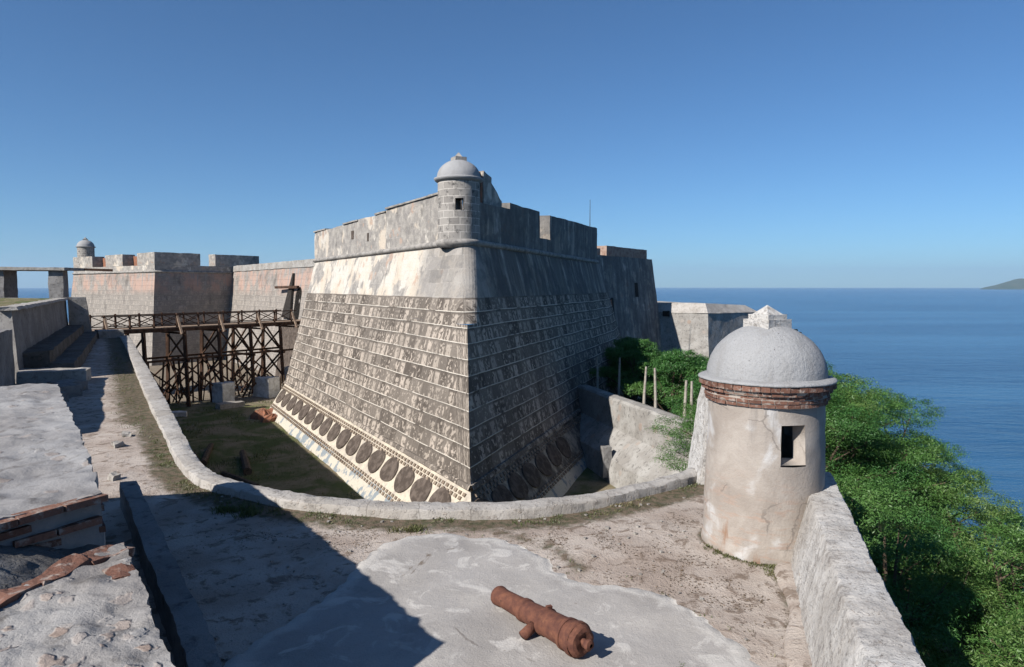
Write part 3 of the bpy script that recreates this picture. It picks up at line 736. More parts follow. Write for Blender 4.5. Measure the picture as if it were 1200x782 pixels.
def brick_rings(m,c,rows,gap=.012):
    for r,depth,z0,z1,num in rows:
        ph=random.random()
        for k in range(num):
            a0=2*math.pi*(k+ph)/num; a1=2*math.pi*(k+1+ph)/num; g=gap/r/2
            ro=r+random.uniform(-.012,.008); ri=r-depth; zz0=z0+gap/2; zz1=z1-gap/2+random.uniform(-.005,.004)
            pts=[(ro,a0+g),(ro,a1-g),(ri,a1-g),(ri,a0+g)]
            pts=[(c[0]+q*math.cos(t),c[1]+q*math.sin(t)) for q,t in pts]
            m.hexa([(x,y,c[2]+zz0) for x,y in pts],[(x,y,c[2]+zz1) for x,y in pts])
gc=(3.96,10.58,0)
gar=thing('sentry_box','round plastered sentry box with grey dome and red brick cornice, nearest, beside the sea parapet','sentry box',gc)
m=MB(((.018,1.2),(.012,4),(.005,13)))
fa=math.atan2(9.72-10.58,4.0-3.96)+.09
drum(m,gc,.90,.855,.62,-.15,2.30,[(fa,.20,1.42,2.02,.62),(fa+2.02,.10,1.60,1.80,.8),(fa+1.55,.2,1.4,2.0,.65)])
o=obj('body',m,M['sentry'],gar,True); merge(o)
m=MB(((.015,3),)); m.lathe([(.905,-.1),(.93,-.02),(.915,.07),(.90,.16)],gc,64); obj('footing',m,M['sentry'],gar,True)
m=MB(((.006,6),)); brick_rings(m,gc,[(.908,.16,2.245,2.308,31),(.925,.17,2.309,2.366,32),(.915,.17,2.367,2.42,31),(.962,.2,2.421,2.486,34),(1.004,.22,2.487,2.572,47)]); obj('brick_cornice',m,M['brick'],gar)
m=MB(); m.lathe([(.84,2.23),(.885,2.25),(.895,2.30),(.912,2.32),(.905,2.37),(.905,2.41),(.95,2.44),(.955,2.485),(.992,2.51),(.96,2.58)],gc,64); obj('cornice_mortar',m,M['mortar'],gar,True)
m=MB(((.010,2),(.006,9))); m.lathe([(.9,2.568),(1.012,2.574),(1.020,2.588),(1.014,2.605),(.97,2.622),(.87,2.645),(.80,2.65)],gc,80); obj('rim',m,M['dome'],gar,True)
m=MB(((.016,1.6),(.008,6),(.004,16)))
m.lathe([(.885*math.cos(R(t)),2.63+.80*math.sin(R(t))) for t in range(0,91,5)],gc,80); obj('dome',m,M['dome'],gar,True)
m=MB(((.012,4),)); rz=.49
m.box((gc[0],gc[1],3.43),(.50,.50,.14),rz,.12); m.box((gc[0],gc[1],3.535),(.40,.40,.08),rz,.12)
hs=.17; cs_=[(gc[0]+x*math.cos(rz)-y*math.sin(rz),gc[1]+x*math.sin(rz)+y*math.cos(rz)) for x,y in ((-hs,-hs),(hs,-hs),(hs,hs),(-hs,hs))]
ap=V(gc[0],gc[1],3.715)
for k in range(4): m.face([V(*cs_[k],3.565),V(*cs_[(k+1)%4],3.565),ap])
obj('finial',m,M['parapet'],gar)

# sentry box on the salient of the bastion
tc=(-2.75,35.75,6.4)
tur=thing('sentry_box','block-built sentry turret with small square window on the point of the central bastion','sentry box',tc)
mt=NT('turret_blocks')
def m_turret(t):
    b=t.n('ShaderNodeTexBrick'); t.put(b.inputs['Vector'],t.uvc); b.inputs['Scale'].default_value=1
    b.inputs['Brick Width'].default_value=.62; b.inputs['Row Height'].default_value=.36; b.inputs['Mortar Size'].default_value=.018; b.inputs['Mortar Smooth'].default_value=.2
    b.inputs['Color1'].default_value=(.25,.235,.22,1); b.inputs['Color2'].default_value=(.37,.35,.325,1); b.inputs['Mortar'].default_value=(.55,.52,.48,1)
    n=t.noise(t.pos,3,5,.65); c=t.mix(t.step(n,.50,.70),b.outputs[0],(.10,.097,.094))
    return t.done(c,.93,t.bump(n,.03),.1)
M['turret']=m_turret(mt)
def turret(root,c,r,body,rim_m,n=56,win=None):
    m=MB(((.012,2),)); drum(m,c,r,r,r*.74,-.1,2.95*r/1.08,win or [],n,.3); o=obj('body',m,M['turret'],root,True); merge(o)
    k=r/1.08; zt=2.95*k
    m=MB(((.01,2),)); m.lathe([(r*.98,zt-.02),(r*1.10,zt+.02),(r*1.17,zt+.11),(r*1.17,zt+.17),(r*1.05,zt+.21),(r*.9,zt+.22)],c,n); obj('rim',m,M['dome'],root,True)
    m=MB(((.02,1.5),)); m.lathe([(r*1.03*math.cos(R(t)),zt+.2+.93*k*math.sin(R(t))) for t in range(0,91,6)],c,n); obj('dome',m,M['dome'],root,True)
    m=MB(((.01,3),)); m.box((c[0],c[1],c[2]+zt+.2+.95*k),(.62*k,.62*k,.22*k),.5); m.hexa([V(c[0]+x,c[1]+y,c[2]+zt+.2+1.06*k) for x,y in ((-.2,-.2),(.2,-.2),(.2,.2),(-.2,.2))],[V(c[0]+x,c[1]+y,c[2]+zt+.2+1.3*k) for x,y in ((-.03,-.03),(.03,-.03),(.03,.03),(-.03,.03))]); obj('finial',m,M['cordon'],root)
wa=-math.pi/2+.1
turret(tur,tc,1.09,None,None,win=[(wa,.21,1.45,2.05,.8),(wa+math.pi+.02,.30,1.1,2.2,.95)])
m=MB(((.02,2),)); m.lathe([(.98,-.42),(1.07,-.36),(1.17,-.27),(1.235,-.15),(1.17,-.03),(1.06,.03)],tc,48); obj('base_moulding',m,M['cordon'],tur,True)

# ------------------------------------------------------------------ castle body to the right of the bastion
kp=thing('castle_keep_wall','tall shaded curtain wall with brick merlons beyond the right shoulder of the bastion','wall',(11,70,-6.8))
m=MB(((.06,.4),(.03,2)))
a,b=V(6.2,63.2,0),V(15.75,77.2,0); d=(b-a).normalized(); n=V(d.y,-d.x,0)
def hq(m,a,b,n,z0,z1,o0,o1,t=6,step=.8,e0=0,e1=0,skip='b'):
    d=(b-a).normalized(); A=a-d*e0;B=b+d*e1
    m.hexa([V(p.x,p.y,z0) for p in (A+n*o0,B+n*o0,B-n*t,A-n*t)],[V(p.x,p.y,z1) for p in (a+n*o1,b+n*o1,b-n*t,a-n*t)],step,skip)
hq(m,a,b,n,-8,7.05,1.6,0,e1=1.5); obj('curtain_wall',m,M['parapshade'],kp)
def onf(s,z,o): 
    p=a+d*s+n*(o+ (7.05-z)/15.05*1.6); return V(p.x,p.y,z)
for nm,s,w_,z0,z1,mt_ in (('doorway',5.2,1.0,-.8,2.9,'dark'),('door_panel',5.25,.5,-.7,2.7,'ruddy'),('loophole',11.6,.8,2.9,4.4,'dark')):  # dark panels stand for the shade inside doorway and loophole
    m=MB(); o=.03 if nm!='door_panel' else .06
    m.hexa([onf(s,z0,o),onf(s+w_,z0,o),onf(s+w_,z0,-.2),onf(s,z0,-.2)],[onf(s,z1,o),onf(s+w_,z1,o),onf(s+w_,z1,-.2),onf(s,z1,-.2)]); obj(nm,m,M[mt_],kp)
for s0,s1,z in ((.6,5.2,7.75),(6.6,16.6,8.1)):
    m=MB(((.04,1),(.02,4))); p,q=a+d*s0-n*.5,a+d*s1-n*.5
    hq(m,p,q,n,7.0,z,0,0,2.2,.4); obj('merlon',m,M['brickwash'],kp)
# antenna
m=MB(); m.tube([(7.3,64.5,7),(7.3,64.5,9.2),(7.3,64.5,12.1)],[.05,.04,.02],6)
tag(obj('antenna_mast',m,M['metal']),'thin dark mast standing behind the right end of the bastion parapet','mast')

# seaward battery
gb=thing('seaside_battery','low grey seaside battery with one sunlit and one shaded face, behind the near dome','battery',(21.5,75,-8))
c=V(21.5,75,0); l=V(21.5-.87*16,75+.5*16,0); r=V(29.8,82.6,0); bk=V(l.x+9,l.y+10,0)
m=MB(((.06,.4),(.03,2)))
m.hexa([V(l.x-1,l.y-1,-9),V(c.x+.1,c.y-1.2,-9),V(r.x+1.1,r.y-.6,-9),V(bk.x,bk.y,-9)],[V(l.x,l.y,1.1),V(c.x,c.y,1.1),V(r.x,r.y,.95),V(bk.x,bk.y,1.1)],.8,'b'); obj('battery_wall',m,M['farplaster'],gb)
m=MB(((.05,.6),(.03,2)))
m.hexa([V(l.x-.1,l.y-.1,1.05),V(c.x,c.y-.1,1.05),V(r.x+.1,r.y,.9),V(bk.x,bk.y,1.05)],[V(l.x+.8,l.y+1,2.15),V(c.x,c.y+1.0,2.15),V(r.x-1.5,r.y+.4,1.75),V(bk.x,bk.y,2.15)],.7,'b'); obj('sloped_parapet',m,M['coping'],gb)
for s in (4.6,):
    p=c+V(-.87,.5,0)*s; m=MB()
    q=V(.87,-.5,0)*.5; o=V(-.5,-.87,0)*.06
    m.box((p.x+o.x,p.y+o.y,.95),(.75,.3,.6),math.atan2(-.5,.87)); obj('gun_opening',m,M['dark'],gb)  # dark box, shade of the opening put into its colour

# ------------------------------------------------------------------ left curtain with the gate, far bastion
cu=thing('gate_curtain','sunlit coursed curtain wall with the gate arch, between the two bastions','wall',(-28,85,-6.8))
a=V(-42.6,104.5,0); b=V(-19.2,72.8,0); d=(b-a).normalized(); n=V(d.y,-d.x,0)     # n faces the camera side
if n.y>0: n=-n
m=MB(((.06,.4),(.03,2))); 
def hq2(m,a,b,n,z0,z1,o0,o1,t,step=.8):
    m.hexa([V(p.x,p.y,z0) for p in (a+n*o0,b+n*o0,b-n*t,a-n*t)],[V(p.x,p.y,z1) for p in (a+n*o1,b+n*o1,b-n*t,a-n*t)],step,'b')
hq2(m,a,b,n,-7,6.25,2.2,0,3); obj('curtain_wall',m,M['far'],cu)
m=MB(((.05,.6),)); hq2(m,a,b,n,6.25,7.1,.12,.05,3); obj('parapet_wall',m,M['farplaster'],cu)
Lc=(b-a).length
def onc(s,z,o=0):
    p=a+d*s+n*(o+2.2*(6.25-z)/13.25); return V(p.x,p.y,z)
# gate: arch opening as a flat dark face, the shade inside put into its colour
sg=Lc-8.6
m=MB()
arch=[(-.95,-.2)]+[(-.95*math.cos(R(t)),3.0+.95*math.sin(R(t))) for t in range(0,181,15)]+[(.95,-.2)]
pts=[onc(sg+x,z,.05) for x,z in arch]; m.face(pts[::-1]); m.face(pts)
obj('gate_arch',m,M['dark'],cu)
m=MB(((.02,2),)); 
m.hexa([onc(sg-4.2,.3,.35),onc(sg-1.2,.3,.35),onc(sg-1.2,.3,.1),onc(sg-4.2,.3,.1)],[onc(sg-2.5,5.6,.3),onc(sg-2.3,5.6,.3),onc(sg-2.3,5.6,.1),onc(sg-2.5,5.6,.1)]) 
obj('beam_shadow_panel',m,M['dark'],cu)  # dark wedge added for the shadow the drawbridge beam casts on the wall
m=MB(); m.bar(onc(sg+.2,3.95,.3),onc(sg-6.4,3.9,.8),.28,.3); obj('drawbridge_beam',m,M['timber'],cu)
m=MB(); m.bar(onc(Lc-4.2,7.1,.1),onc(Lc-4.2,4.2,.1),.2,.2); obj('drain_pipe',m,M['metal'],cu)
m=MB(((.04,1),)); 
for k in range(9):
    t=k/8
m.hexa([onc(sg-1.6,-7,.9),onc(sg+4,-7,.9),onc(sg+4,-7,0),onc(sg-1.6,-7,0)],[onc(sg-1.6,-.2,.9),onc(sg+4,-.2,.9),onc(sg+4,-.2,0),onc(sg-1.6,-.2,0)],.6); obj('deck_shade_block',m,M['roundel'],cu)  # dark block standing for the opening and shadow below the deck end

fb=thing('far_bastion','distant pointed bastion with battlements and pink-stained plaster at the left end of the moat','bastion',(-49.5,95,-6.8))
c=V(-49.5,95,0); l=V(-72.0,112.5,0); r=V(-39.8,108.0,0)
m=MB(((.06,.4),(.03,2)))
dl=(c-l).normalized(); nl=V(dl.y,-dl.x,0); dr=(r-c).normalized(); nr=V(dr.y,-dr.x,0)
def cc(o):   # offset corner
    k=(nl+nr).normalized(); return c+k*(o/k.dot(nl))
for (p0,p1,q0,q1) in ((l+nl*1.7,cc(1.7),cc(0),l),(cc(1.7),r+nr*1.7,r,cc(0))):
    z0,z1=-7,6.1; L=(p1-p0).length
    m.grid(V(p0.x,p0.y,z0),V(p1.x,p1.y,z0),V(q0.x,q0.y,z1),V(q1.x,q1.y,z1),.9,((0,z0),(L,z0),(L,z1),(0,z1)))
lb=V(l.x+8,l.y+14,0); m.grid(V(lb.x-2,lb.y,-7),V(l.x+nl.x*1.7,l.y+nl.y*1.7,-7),V(l.x,l.y,6.1),V(lb.x,lb.y,6.1),1)
rb=V(r.x-4,r.y+14,0); m.face([V(r.x,r.y,-7),V(rb.x,rb.y,-7),V(rb.x,rb.y,6.1),V(r.x,r.y,6.1)])
m.face([V(p.x,p.y,6.1) for p in (l,c,r,rb,lb)])
obj('scarp_wall',m,M['far'],fb)
m=MB(((.015,2),)); line=[l.lerp(c,k/20) for k in range(21)]+[c.lerp(r,k/10) for k in range(1,11)]
m.sweep([[V(p.x,p.y,6.1)+ (nl if i<20 else (nl+nr).normalized() if i==20 else nr)*(.22*math.cos(q)) + V(0,0,.16*math.sin(q)) for q in [R(-90+45*k) for k in range(5)]] for i,p in enumerate(line)],closed=False); obj('cordon',m,M['cordon'],fb,True)
m=MB(((.05,.6),(.03,2)))
def pb2(p,q,n,z0,z1,t=1.8): m.hexa([V(k.x,k.y,z0) for k in (p,q,q-n*t,p-n*t)],[V(k.x,k.y,z1) for k in (p,q,q-n*t,p-n*t)],.6)
LLl=(c-l).length
pb2(l,c-dl*.9,nl,6.1,7.0)
for s0,s1 in ((0,7.6),(12.6,18.4),(23.2,LLl)): pb2(l+dl*s0,l+dl*s1-dl*(.9 if s1==LLl else 0),nl,7.02,8.75)
LRr=(r-c).length
pb2(c,r,nr,6.1,7.02)
for s0,s1 in ((0,6.6),(8.9,LRr)): pb2(c+dr*s0,c+dr*s1,nr,7.04,8.78)
obj('battlement',m,M['parap'],fb)
for s0,s1 in ((7.7,12.5),(18.5,23.1)):
    m=MB(((.04,1),)); p,q=l+dl*s0-nl*1.5,l+dl*s1-nl*1.5; m.hexa([V(k.x,k.y,7.0) for k in (p,q,q-nl*.4,p-nl*.4)],[V(k.x,k.y,8.5) for k in (p,q,q-nl*.4,p-nl*.4)],.6); obj('embrasure_blocking',m,M['ruddy'],fb)
ft=thing('sentry_box','small distant domed sentry box at the far left end of the battlements','sentry box',(-69.5,112,7.0))
turret(ft,(-69.5,112,7.0),1.22,None,None,32)

# ------------------------------------------------------------------ wooden bridge
br=thing('timber_bridge','dark timber footbridge with crossed railings on trestles over the dry moat','bridge',(-30,62,0))
B0=V(-34.2,56.2,.42); B1=V(-21.9,73.6,.42); bd=(B1-B0).normalized(); bn=V(bd.y,-bd.x,0)   # bn towards camera/right
BL=(B1-B0).length; HWd=1.25
def bp(s,o,z): p=B0+bd*s+bn*o; return V(p.x,p.y,z)
m=MB()
s=-2.4
while s<BL+1.6:
    m.hexa([bp(s,HWd+.1,.36),bp(s+.26,HWd+.1,.36),bp(s+.26,-HWd-.1,.36),bp(s,-HWd-.1,.36)],[bp(s,HWd+.1,.44+random.uniform(-.01,.01)),bp(s+.26,HWd+.1,.44),bp(s+.26,-HWd-.1,.44),bp(s,-HWd-.1,.44)]); s+=.28
obj('deck',m,M['timberpale'],br)
for o in (-HWd,0,HWd):
    m=MB(); m.bar(bp(-2.4,o,.2),bp(BL+1.5,o,.2),.22,.3); obj('beam',m,M['timber'],br)
NP=10; span=(BL-3.2)/(NP-1)
for o in (HWd,-HWd):
    m=MB(); m.bar(bp(-.2,o,1.52),bp(BL-2.6,o,1.52),.1,.09); m.bar(bp(-.2,o,.58),bp(BL-2.6,o,.58),.07,.08); obj('handrail',m,M['timber'],br)
    for k in range(NP-1):
        s0=k*span; s1=s0+span
        if o>0 and 4<=k<=5: continue
        m=MB()
        m.bar(bp(s0,o+.02,.6),bp(s1,o+.02,1.48),.06,.06); m.bar(bp(s0,o-.05,1.48),bp(s1,o-.05,.6),.06,.06); obj('railing_panel',m,M['timber'],br)
    for k in range(NP):
        m=MB(); m.bar(bp(k*span,o,.2),bp(k*span,o,1.66),.13); obj('railing_post',m,M['timber'],br)
for k in (0,3,5,7,9):
    m=MB(); m.bar(bp(k*span,HWd+.1,1.4),bp(k*span-.1,HWd+1.0,-.15),.16); obj('outrigger',m,M['timberpale'],br)
    m=MB(); m.bar(bp(k*span,-HWd-.2,-.1),bp(k*span,HWd+1.1,-.1),.16); obj('cross_beam',m,M['timber'],br)
# trestles
trs=[3.0,6.6,9.9,13.2,16.6]
for i,s in enumerate(trs):
    foot=-6.8 if i<2 else -5.6
    for o in (HWd+.15,-HWd-.15):
        m=MB(); m.bar(bp(s,o*1.25,foot),bp(s,o,.1),.26); obj('trestle_post',m,M['timber'],br)
    m=MB(); w_=HWd+.2
    m.bar(bp(s,w_*1.2,foot+.6),bp(s,-w_,-2.6),.14); m.bar(bp(s,-w_*1.2,foot+.6),bp(s,w_,-2.6),.14)
    m.bar(bp(s,w_,-.3),bp(s,-w_*1.1,-2.5),.12); m.bar(bp(s,-w_,-.3),bp(s,w_*1.1,-2.5),.12); m.bar(bp(s,w_*1.4,-2.6),bp(s,-w_*1.4,-2.6),.2)
    obj('trestle_bracing',m,M['timber'],br)
m=MB()
for o in (HWd+.25,-HWd-.25):
    m.bar(bp(1.0,o,-2.45),bp(BL-2.5,o,-2.45),.18)
    for s0,s1 in zip(trs,trs[1:]):
        if s0>9: m.bar(bp(s0,o,-2.3),bp((s0+s1)/2,o,.1),.13); m.bar(bp(s1,o,-2.3),bp((s0+s1)/2,o,.1),.13)
        for k in range(2):
            t=s0+(s1-s0)*(k+.5)/4; m.bar(bp(t+random.uniform(-.5,.5),o+random.uniform(-.1,.5),-6.4),bp(t+random.uniform(-.3,.3),o,-2.5),.1+random.random()*.06)
        m.bar(bp(s0,o,-5.8),bp(s1,o,-3.0),.12); m.bar(bp(s1,o,-5.8),bp(s0,o,-3.0),.12)
obj('prop',m,M['timber'],br)
m=MB(); m.bar(bp(BL-2.2,HWd+.1,.1),bp(BL-.9,HWd+1.5,-5.6),.22); m.bar(bp(BL-1.0,HWd,-.1),bp(BL-3.6,HWd+.3,-3.4),.16); obj('raking_strut',m,M['timberpale'],br)
for s,o,wx,h in ((9.9,1.9,1.4,2.0),(14.4,2.0,2.2,2.0),(18.6,1.2,1.9,2.6)):
    m=MB(((.06,1.2),(.02,4))); p=bp(s,o,0); ang=math.atan2(bd.y,bd.x)
    m.box((p.x,p.y,-6.9+h/2),(wx,1.4,h),-.47,.25); obj('pier',m,M['white'],br)
m=MB()
for k in range(5): 
    p=bp(14.6+k*.36,3.0-k*.05,-6.7); m.bar(p,p+V(.05,.35,1.9),.2,.08)
obj('leaning_plank',m,M['timberpale'],br)

rr=random.Random(3)
for k in range(44):
    m=MB()
    s_=rr.uniform(1.5,BL-1); o_=rr.uniform(-2.6,1.2); h_=rr.uniform(.8,3.0); p=bp(s_,o_,-6.9); q=p+bd*rr.gauss(0,1.1)+bn*rr.gauss(0,.7)+V(0,0,h_); m.bar(p,q,rr.uniform(.07,.15)); obj('shoring_timber',m,M['timber'],br)
# things lying in the moat
for k,(x,y,L_,an,hh) in enumerate(((-17.2,37.5,6,2.1,.22),(-16.2,36.6,5.5,2.2,.2),(-15.2,38.6,5,2.0,.24),(-13.5,35.5,4,2.4,.2),(-18.6,40.5,5,1.9,.2))):
    m=MB(((.02,2),)); p=V(x,y,-6.62); q=p+V(math.cos(an),math.sin(an),0)*L_; m.tube([p,p.lerp(q,.5)+V(0,0,.03),q],[hh,hh*.95,hh*.85],8)
    tag(obj('log',m,M['bark'],org=(x,y,-6.6)),'dark log lying in the shadow on the moat floor','log','logs lying on the moat floor')
m=MB(((.3,1.3),(.15,3.5)))
m.lathe([(1.2,-.2),(1.0,.2),(.7,.45),(.3,.6),(.02,.65)],(-20.6,56.2,-6.8),22); m.lathe([(.9,-.2),(.7,.2),(.3,.4),(.02,.45)],(-19.6,54.6,-6.8),18)
tag(obj('rubble_heap',m,M['ruddy'],org=(-20.6,56.2,-6.8)),'heap of reddish rubble at the foot of the bastion plinth','rubble')
m=MB(((.1,1),)); m.box((-25.2,60.5,-6.6),(2.3,.9,.5),.8,.3)
tag(obj('stone_block',m,M['stone'],org=(-25.2,60.5,-6.8)),'grey stone block lying on sunlit grass of the moat floor','stone block')
m=MB(((.1,1),)); m.box((-28.2,56.5,-6.65),(1.8,.7,.35),.3,.3)
tag(obj('stone_block',m,M['white'],org=(-28.2,56.5,-6.8)),'pale slab on the moat floor near the counterscarp wall','stone block')

# ------------------------------------------------------------------ parapet the photographer stands on
pw=thing('gun_parapet','broad weathered parapet top with brick-edged embrasure in the left foreground','parapet',(-3,5,0))
def top_sheet(m,poly,z,step,zf=None):
    """top of a thick block: grid clipped to a convex quad by bilinear patches, with crumbling rim and sides"""
    pass
PD=((.03,.8),(.03,3.2),(.022,9),(.010,24))
A4=[(-7.5,11.17),(-12.6,10.0),(-6.0,1.6),(-3.9,3.35)]
m=MB(PD); A=[(-3.21,5.27),(-7.48,11.17),(-12.5,10.1),(-5.1,1.9)]
def block(m,pl,z0,zt,step):
    zs=zt if isinstance(zt,(list,tuple)) else [zt]*4
    m.hexa([V(x,y,z0) for x,y in pl],[V(x,y,z) for (x,y),z in zip(pl,zs)],step,'b')
block(m,A,-.3,[2.4,2.4,2.3,2.25],.07); obj('merlon',m,M['platform_fine'],pw,True)
m=MB(PD); Bp=[(.1,.75),(-2.44,4.19),(-3.75,-.9),(-1.6,-3.2)]
block(m,[(-1.0,2.22),(-2.44,4.19),(-3.15,1.6),(-1.7,.6)],-.3,2.4,.035); obj('merlon',m,M['platform'],pw,True)
m=MB(PD); block(m,[(.9,-.4),(-1.0,2.22),(-1.7,.6),(-.6,-1.6)],-.3,2.38,.08); block(m,[(3.2,-3.6),(.9,-.4),(-.6,-1.6),(-3.15,1.6),],-.3,2.3,.2); obj('parapet_core',m,M['platform'],pw,True)
m=MB(((.03,.9),(.03,4),(.02,11),(.01,25))); block(m,[(-2.38,4.15),(-3.25,5.3),(-3.72,4.35),(-2.62,3.4)],-.3,[1.93,1.95,2.33,2.33],.04); block(m,[(-2.62,3.4),(-3.72,4.35),(-5.0,1.9),(-3.1,1.55)],-.3,[2.33,2.33,2.36,2.36],.05); obj('embrasure_sole',m,M['sole'],pw,True)
# brick edging: courses on the far cheek, flat tiles along the near cheek
m=MB(((.012,6),(.006,20)))
ca=V(-3.21,5.27,0); cdir=(V(-5.1,1.9,0)-ca).normalized(); cn=V(-cdir.y,cdir.x,0)
if cn.dot(V(-2.44,4.19,0)-ca)<0: cn=-cn
for row in range(4):
    s=.02*row
    while s<1.1-row*.22:
        L_=random.uniform(.20,.34); zc=2.35-row*.082
        if random.random()<(.95 if row<2 else .6):
            p=ca+cdir*(s+L_/2)+cn*(.0-.02*row+random.uniform(-.015,.02))
            m.box((p.x,p.y,zc),(L_-.015,.13,.05),math.atan2(cdir.y,cdir.x)+random.uniform(-.03,.03))
        s+=L_
# return of the same courses round the corner onto the terrace side
for row in range(4):
    for k in range(2):
        if random.random()<.3: continue
        p=ca+dA*(.12+.26*k)+nA*-.06; m.box((p.x,p.y,2.34-row*.082),(.24,.12,.05),math.atan2(dA.y,dA.x))
obj('brick_courses',m,M['brick'],pw)
m=MB(((.03,5),(.014,16)))
ca=V(-2.44,4.19,0); cdir=(V(-3.15,1.6,0)-ca).normalized()
s=.06
while s<2.3:
    L_=random.uniform(.24,.42); p=ca+cdir*(s+L_/2)+V(.05,.0,0)
    m.box((p.x,p.y,2.385+random.uniform(-.015,.012)),(L_-.004,.15+random.uniform(-.03,.03),.07),math.atan2(cdir.y,cdir.x)+random.uniform(-.05,.05),.06); s+=L_
p=V(-2.20,3.72,0); m.box((p.x,p.y,2.36),(.18,.14,.08),2.2,.05)
obj('brick_edging',m,M['brick'],pw)
# further merlon and the higher grassed wall along the path
mw=thing('merlon_block','squat grey parapet block at the left edge, next after the near platform','parapet',(-17,23,0))
m=MB(((.06,.7),(.03,3)))
p0,p1=V(-13.9,16.6,0),V(-20.15,27.5,0); nn=V(-.867,-.498,0)*5
m.hexa([V(p0.x,p0.y,-.3),V(p1.x,p1.y,-.3),V(p1.x+nn.x,p1.y+nn.y,-.3),V(p0.x+nn.x,p0.y+nn.y,-.3)],[V(p0.x,p0.y,2.32),V(p1.x,p1.y,2.32),V(p1.x+nn.x,p1.y+nn.y,2.3),V(p0.x+nn.x,p0.y+nn.y,2.3)],.3,'b'); obj('merlon',m,M['darkwall'],mw)
m=MB(((.05,1),(.03,4)))
m.hexa([V(-20.1,27.5,-.2),V(-17.9,28.5,-.2),V(-18.3,29.5,-.2),V(-21,29,-.2)],[V(-20.1,27.5,.5),V(-17.9,28.5,.5),V(-18.3,29.5,.5),V(-21,29,.5)],.3,'b')
obj('step',m,M['coping'],mw)
m=MB(((.06,.7),(.04,3)))
for q in ((-16.6,24.9,.9,.5),(-16.1,23.7,.6,.4),(-17.2,26.2,.9,.45)): m.box((q[0],q[1],q[3]/2-.1),(q[2],1.1,q[3]),1.0,.2)
obj('footing_rubble',m,M['darkwall'],mw)
lw=thing('grassed_rampart','long high grey rampart with grassy top and stepped foot, along the left of the path','rampart',(-26,38,0))
m=MB(((.06,.5),(.03,2.5)))
p0,p1=V(-20.5,28.3,0),V(-33.4,51.5,0); q=V(-30,2,0)
m.hexa([V(p0.x,p0.y,-.3),V(p1.x,p1.y,-.3),V(p1.x-30,p1.y+8,-.3),V(p0.x-34,p0.y+6,-.3)],[V(p0.x-.25,p0.y,3.1),V(p1.x-.25,p1.y,3.1),V(p1.x-30,p1.y+8,3.05),V(p0.x-34,p0.y+6,3.05)],.6,'tb'); obj('wall_body',m,M['darkwall'],lw)
m=MB(((.05,.5),(.05,2)))
m.grid(V(p0.x-.3,p0.y,3.08),V(p1.x-.3,p1.y,3.08),V(p1.x-30,p1.y+8,3.05),V(p0.x-34,p0.y+6,3.05),.5); obj('grass_top',m,M['ditch'],lw,True)
m=MB(((.03,1.5),(.02,5)))
m.hexa([V(p.x,p.y,3.02) for p in (p0+V(.03,0,0),p1+V(.03,0,0),p1-V(.7,.3,0),p0-V(.7,.3,0))],[V(p.x,p.y,3.16) for p in (p0+V(-.05,0,0),p1+V(-.05,0,0),p1-V(.6,.3,0),p0-V(.6,.3,0))],.3); obj('wall_coping',m,M['coping'],lw)
m=MB(((.05,.8),(.02,3)))
e=nL*-1
pp=p1-dL*.95; 
m.hexa([V(k.x,k.y,-.2) for k in (pp,pp+e*1.5,pp+e*1.5+dL*.9,pp+dL*.9)],[V(k.x,k.y,3.22) for k in (pp,pp+e*1.1,pp+e*1.1+dL*.9,pp+dL*.9)],.4,'b'); obj('end_pier',m,M['farplaster'],lw)
for o,h in ((1.0,1.15),(1.9,.6)):
    m=MB(((.06,.7),(.04,2.5))); k0=p0+dL*1.5; k1=p1-dL*(.2)
    m.hexa([V(k.x,k.y,-.2) for k in (k0+e*o,k1+e*o,k1-e*.2,k0-e*.2)],[V(k.x,k.y,h) for k in (k0+e*(o-.06),k1+e*(o-.06),k1-e*.2,k0-e*.2)],.4,'b'); obj('step',m,M['step'],lw)
m=MB(((.05,.8),(.04,2.5))); k0=p1-dL*2.4
m.hexa([V(k.x,k.y,0) for k in (k0+e*1.9,k0+e*3.6,k0+e*3.4+dL*1.2,k0+e*1.6+dL*1.2)],[V(k.x,k.y,.75) for k in (k0+e*1.9,k0+e*3.5,k0+e*3.3+dL*1.2,k0+e*1.6+dL*1.2)],.3,'b'); obj('bridge_landing',m,M['farplaster'],lw)

# low kerb wall in the shade at the foot of the parapet
kb=MB(((.04,1.2),(.02,6)))
k0,k1=V(-7.14,12.21,0),V(-2.75,5.8,0)
kb.hexa([V(p.x,p.y,-.2) for p in (k1,k1+nA*.30,k0+nA*.30,k0)],[V(p.x,p.y,.42) for p in (k1,k1+nA*.27,k0+nA*.27,k0)],.12,'b')
tag(obj('kerb_wall',kb,M['darkwall'],org=(-5,9.3,0)),'low narrow stone kerb in shadow at the foot of the near parapet','kerb')

